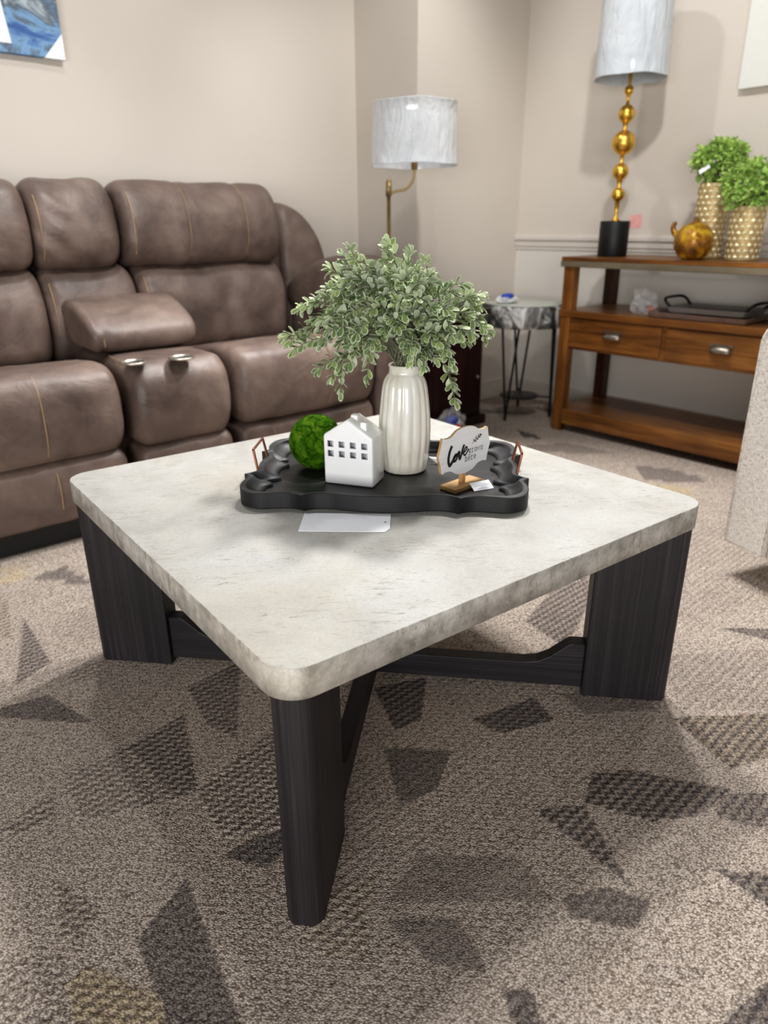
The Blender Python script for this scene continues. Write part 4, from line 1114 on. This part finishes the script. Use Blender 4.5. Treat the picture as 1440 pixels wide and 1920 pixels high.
# local: x along e=(.419,-.908), y into chair = (.908,.419)
def padbox(name, x0, x1, y0, y1, z0, z1, r, mat=M['tweed'], parent=ch, nseg=6):
    b = B(); rr = []
    P_ = [(x, z) for x, z in [(q[0]+(x0+x1)/2, q[1]+(z0+z1)/2) for q in rrect((x1-x0)/2, (z1-z0)/2, r, nseg)]]
    mx, mz = (x0+x1)/2, (z0+z1)/2
    for d, i_ in ((0, .014), (.003, .007), (.008, .002), (.016, 0)):
        rr.append([((x-mx)*(1-i_/((x1-x0)/2))+mx, y0+d, (z-mz)*(1-i_/((z1-z0)/2))+mz) for x, z in P_])
    for d, i_ in ((.016, 0), (.008, .002), (.003, .007), (0, .014)):
        rr.append([((x-mx)*(1-i_/((x1-x0)/2))+mx, y1-d, (z-mz)*(1-i_/((z1-z0)/2))+mz) for x, z in P_])
    b.rings(rr, 0, True); return b.build(name, mat, parent)
def armp(x0):
    b = B(); w_ = .135; zt_ = .725
    o = [(x0, .095)]+[(x0+.04-.04*cos(pi/2*k/8), zt_-.055+.055*sin(pi/2*k/8)) for k in range(9)]+[(x0+w_-.03+.03*sin(pi/2*k/6), zt_-.03+.03*cos(pi/2*k/6)) for k in range(7)]+[(x0+w_, .095)]
    mx, mz = x0+w_/2, .4; R = []
    for y, i_ in ((0, .010), (.004, .003), (.012, 0), (.80, 0), (.81, .008)):
        R.append([((x-mx)*(1-i_/(w_/2))+mx, y, (z-mz)*(1-i_/.31)+mz) for x, z in o])
    b.rings(R, 0, True); ar_ = b.build('arm', M['tweed'], ch)
    b = B(); b.tube([(mx+(x-mx)*.93, .0015, mz+(z-mz)*.985) for x, z in o], .0032, 6); b.build('piping', M['tweed'], ar_)
armp(0); armp(.86)
padbox('seat_base', .137, .858, .0, .74, .085, .32, .02)
padbox('seat_cushion', .139, .856, -.02, .62, .322, .48, .04)
padbox('backrest', .10, .89, .60, .82, .30, .92, .07)
for x_, y_ in ((.14, .16), (.86, .16), (.10, .70), (.90, .70)):
    b = B(); b.lathe([(.018, 0), (.026, .097)], (x_, y_, 0), 16); b.build('foot', M['espresso'], ch)

# ------------------------------------------------------------------ light
def area(loc, tgt, size, power, col=(1, .96, .9), name='front_fill', sy=None, spread=180):
    l = bpy.data.lights.new(name, 'AREA'); l.energy = power; l.size = size; l.color = col; l.spread = radians(spread)
    if sy: l.shape = 'RECTANGLE'; l.size_y = sy
    o = bpy.data.objects.new(name, l); COL.objects.link(o); o.location = loc
    o.rotation_euler = (Vector(tgt)-Vector(loc)).to_track_quat('-Z', 'Y').to_euler(); return o
def spot(loc, tgt, power, ang=80, blend=.6, r=.06, col=(1, .95, .88)):
    l = bpy.data.lights.new('track_and_fill_spot', 'SPOT'); l.energy = power; l.spot_size = radians(ang); l.spot_blend = blend; l.shadow_soft_size = r; l.color = col
    o = bpy.data.objects.new('track_and_fill_spot', l); COL.objects.link(o); o.location = loc
    o.rotation_euler = (Vector(tgt)-Vector(loc)).to_track_quat('-Z', 'Y').to_euler(); return o
KC = (1, .99, .975)
spot((.28, 2.8, 2.65), (.35, 1.1, 0), 150, 95, .5, .10, KC)
spot((.74, 2.6, 2.65), (.35, 1.1, 0), 150, 95, .5, .10, KC)
spot((1.3, 2.35, 2.65), (0, 1.3, 0), 22, 100, .5, .05, KC)
spot((-.9, 2.45, 2.65), (-.6, 1.0, 0), 46, 100, .5, .05, KC)
spot(tuple(W(1.3, .9, 2.75)), tuple(W(1.1, 3.2, 1.3)), 112, 62, .9, .08, KC)
spot(tuple(W(2.2, 1.6, 2.75)), tuple(W(2.5, 3.0, 1.3)), 68, 60, .9, .05, KC)
spot(tuple(W(1.9, 2.3, 2.7)), tuple(W(3.4, 2.0, 1.3)), 22, 70, .8, .05, KC)
spot(tuple(W(1.5, .9, 2.75)), tuple(W(3.4, 1.7, 1.2)), 92, 60, .8, .07, KC)
spot(tuple(W(1.0, 2.1, 2.75)), tuple(W(1.1, 2.85, .5)), 55, 62, .8, .1, KC)  # added fill spot, brightens the tops of the sofa seats
area((-.8, -2.6, 1.05), (.1, 3, .9), 3.2, 112, (1, .99, .98), sy=1.1)  # added fill light, low behind the camera, brightens camera-facing sides
w = bpy.data.worlds.new('world'); bpy.context.scene.world = w; w.use_nodes = True
w.node_tree.nodes['Background'].inputs[0].default_value = (.97, .98, 1, 1); w.node_tree.nodes['Background'].inputs[1].default_value = .16

# ------------------------------------------------------------------ camera
cam = bpy.data.cameras.new('camera'); co = bpy.data.objects.new('camera', cam); COL.objects.link(co)
cam.sensor_fit = 'VERTICAL'; cam.sensor_height = 36; cam.sensor_width = 27; cam.lens = F/1920*36
mw = Matrix((RT, UP, -FW)).transposed().to_4x4(); mw.translation = Vector((0, 0, CZ)); co.matrix_world = mw
cam.clip_start = .05; cam.dof.use_dof = True; cam.dof.focus_distance = 1.2; cam.dof.aperture_fstop = 3.6
sc = bpy.context.scene; sc.camera = co
sc.view_settings.view_transform = 'Standard'; sc.view_settings.look = 'Medium High Contrast'; sc.view_settings.exposure = .04
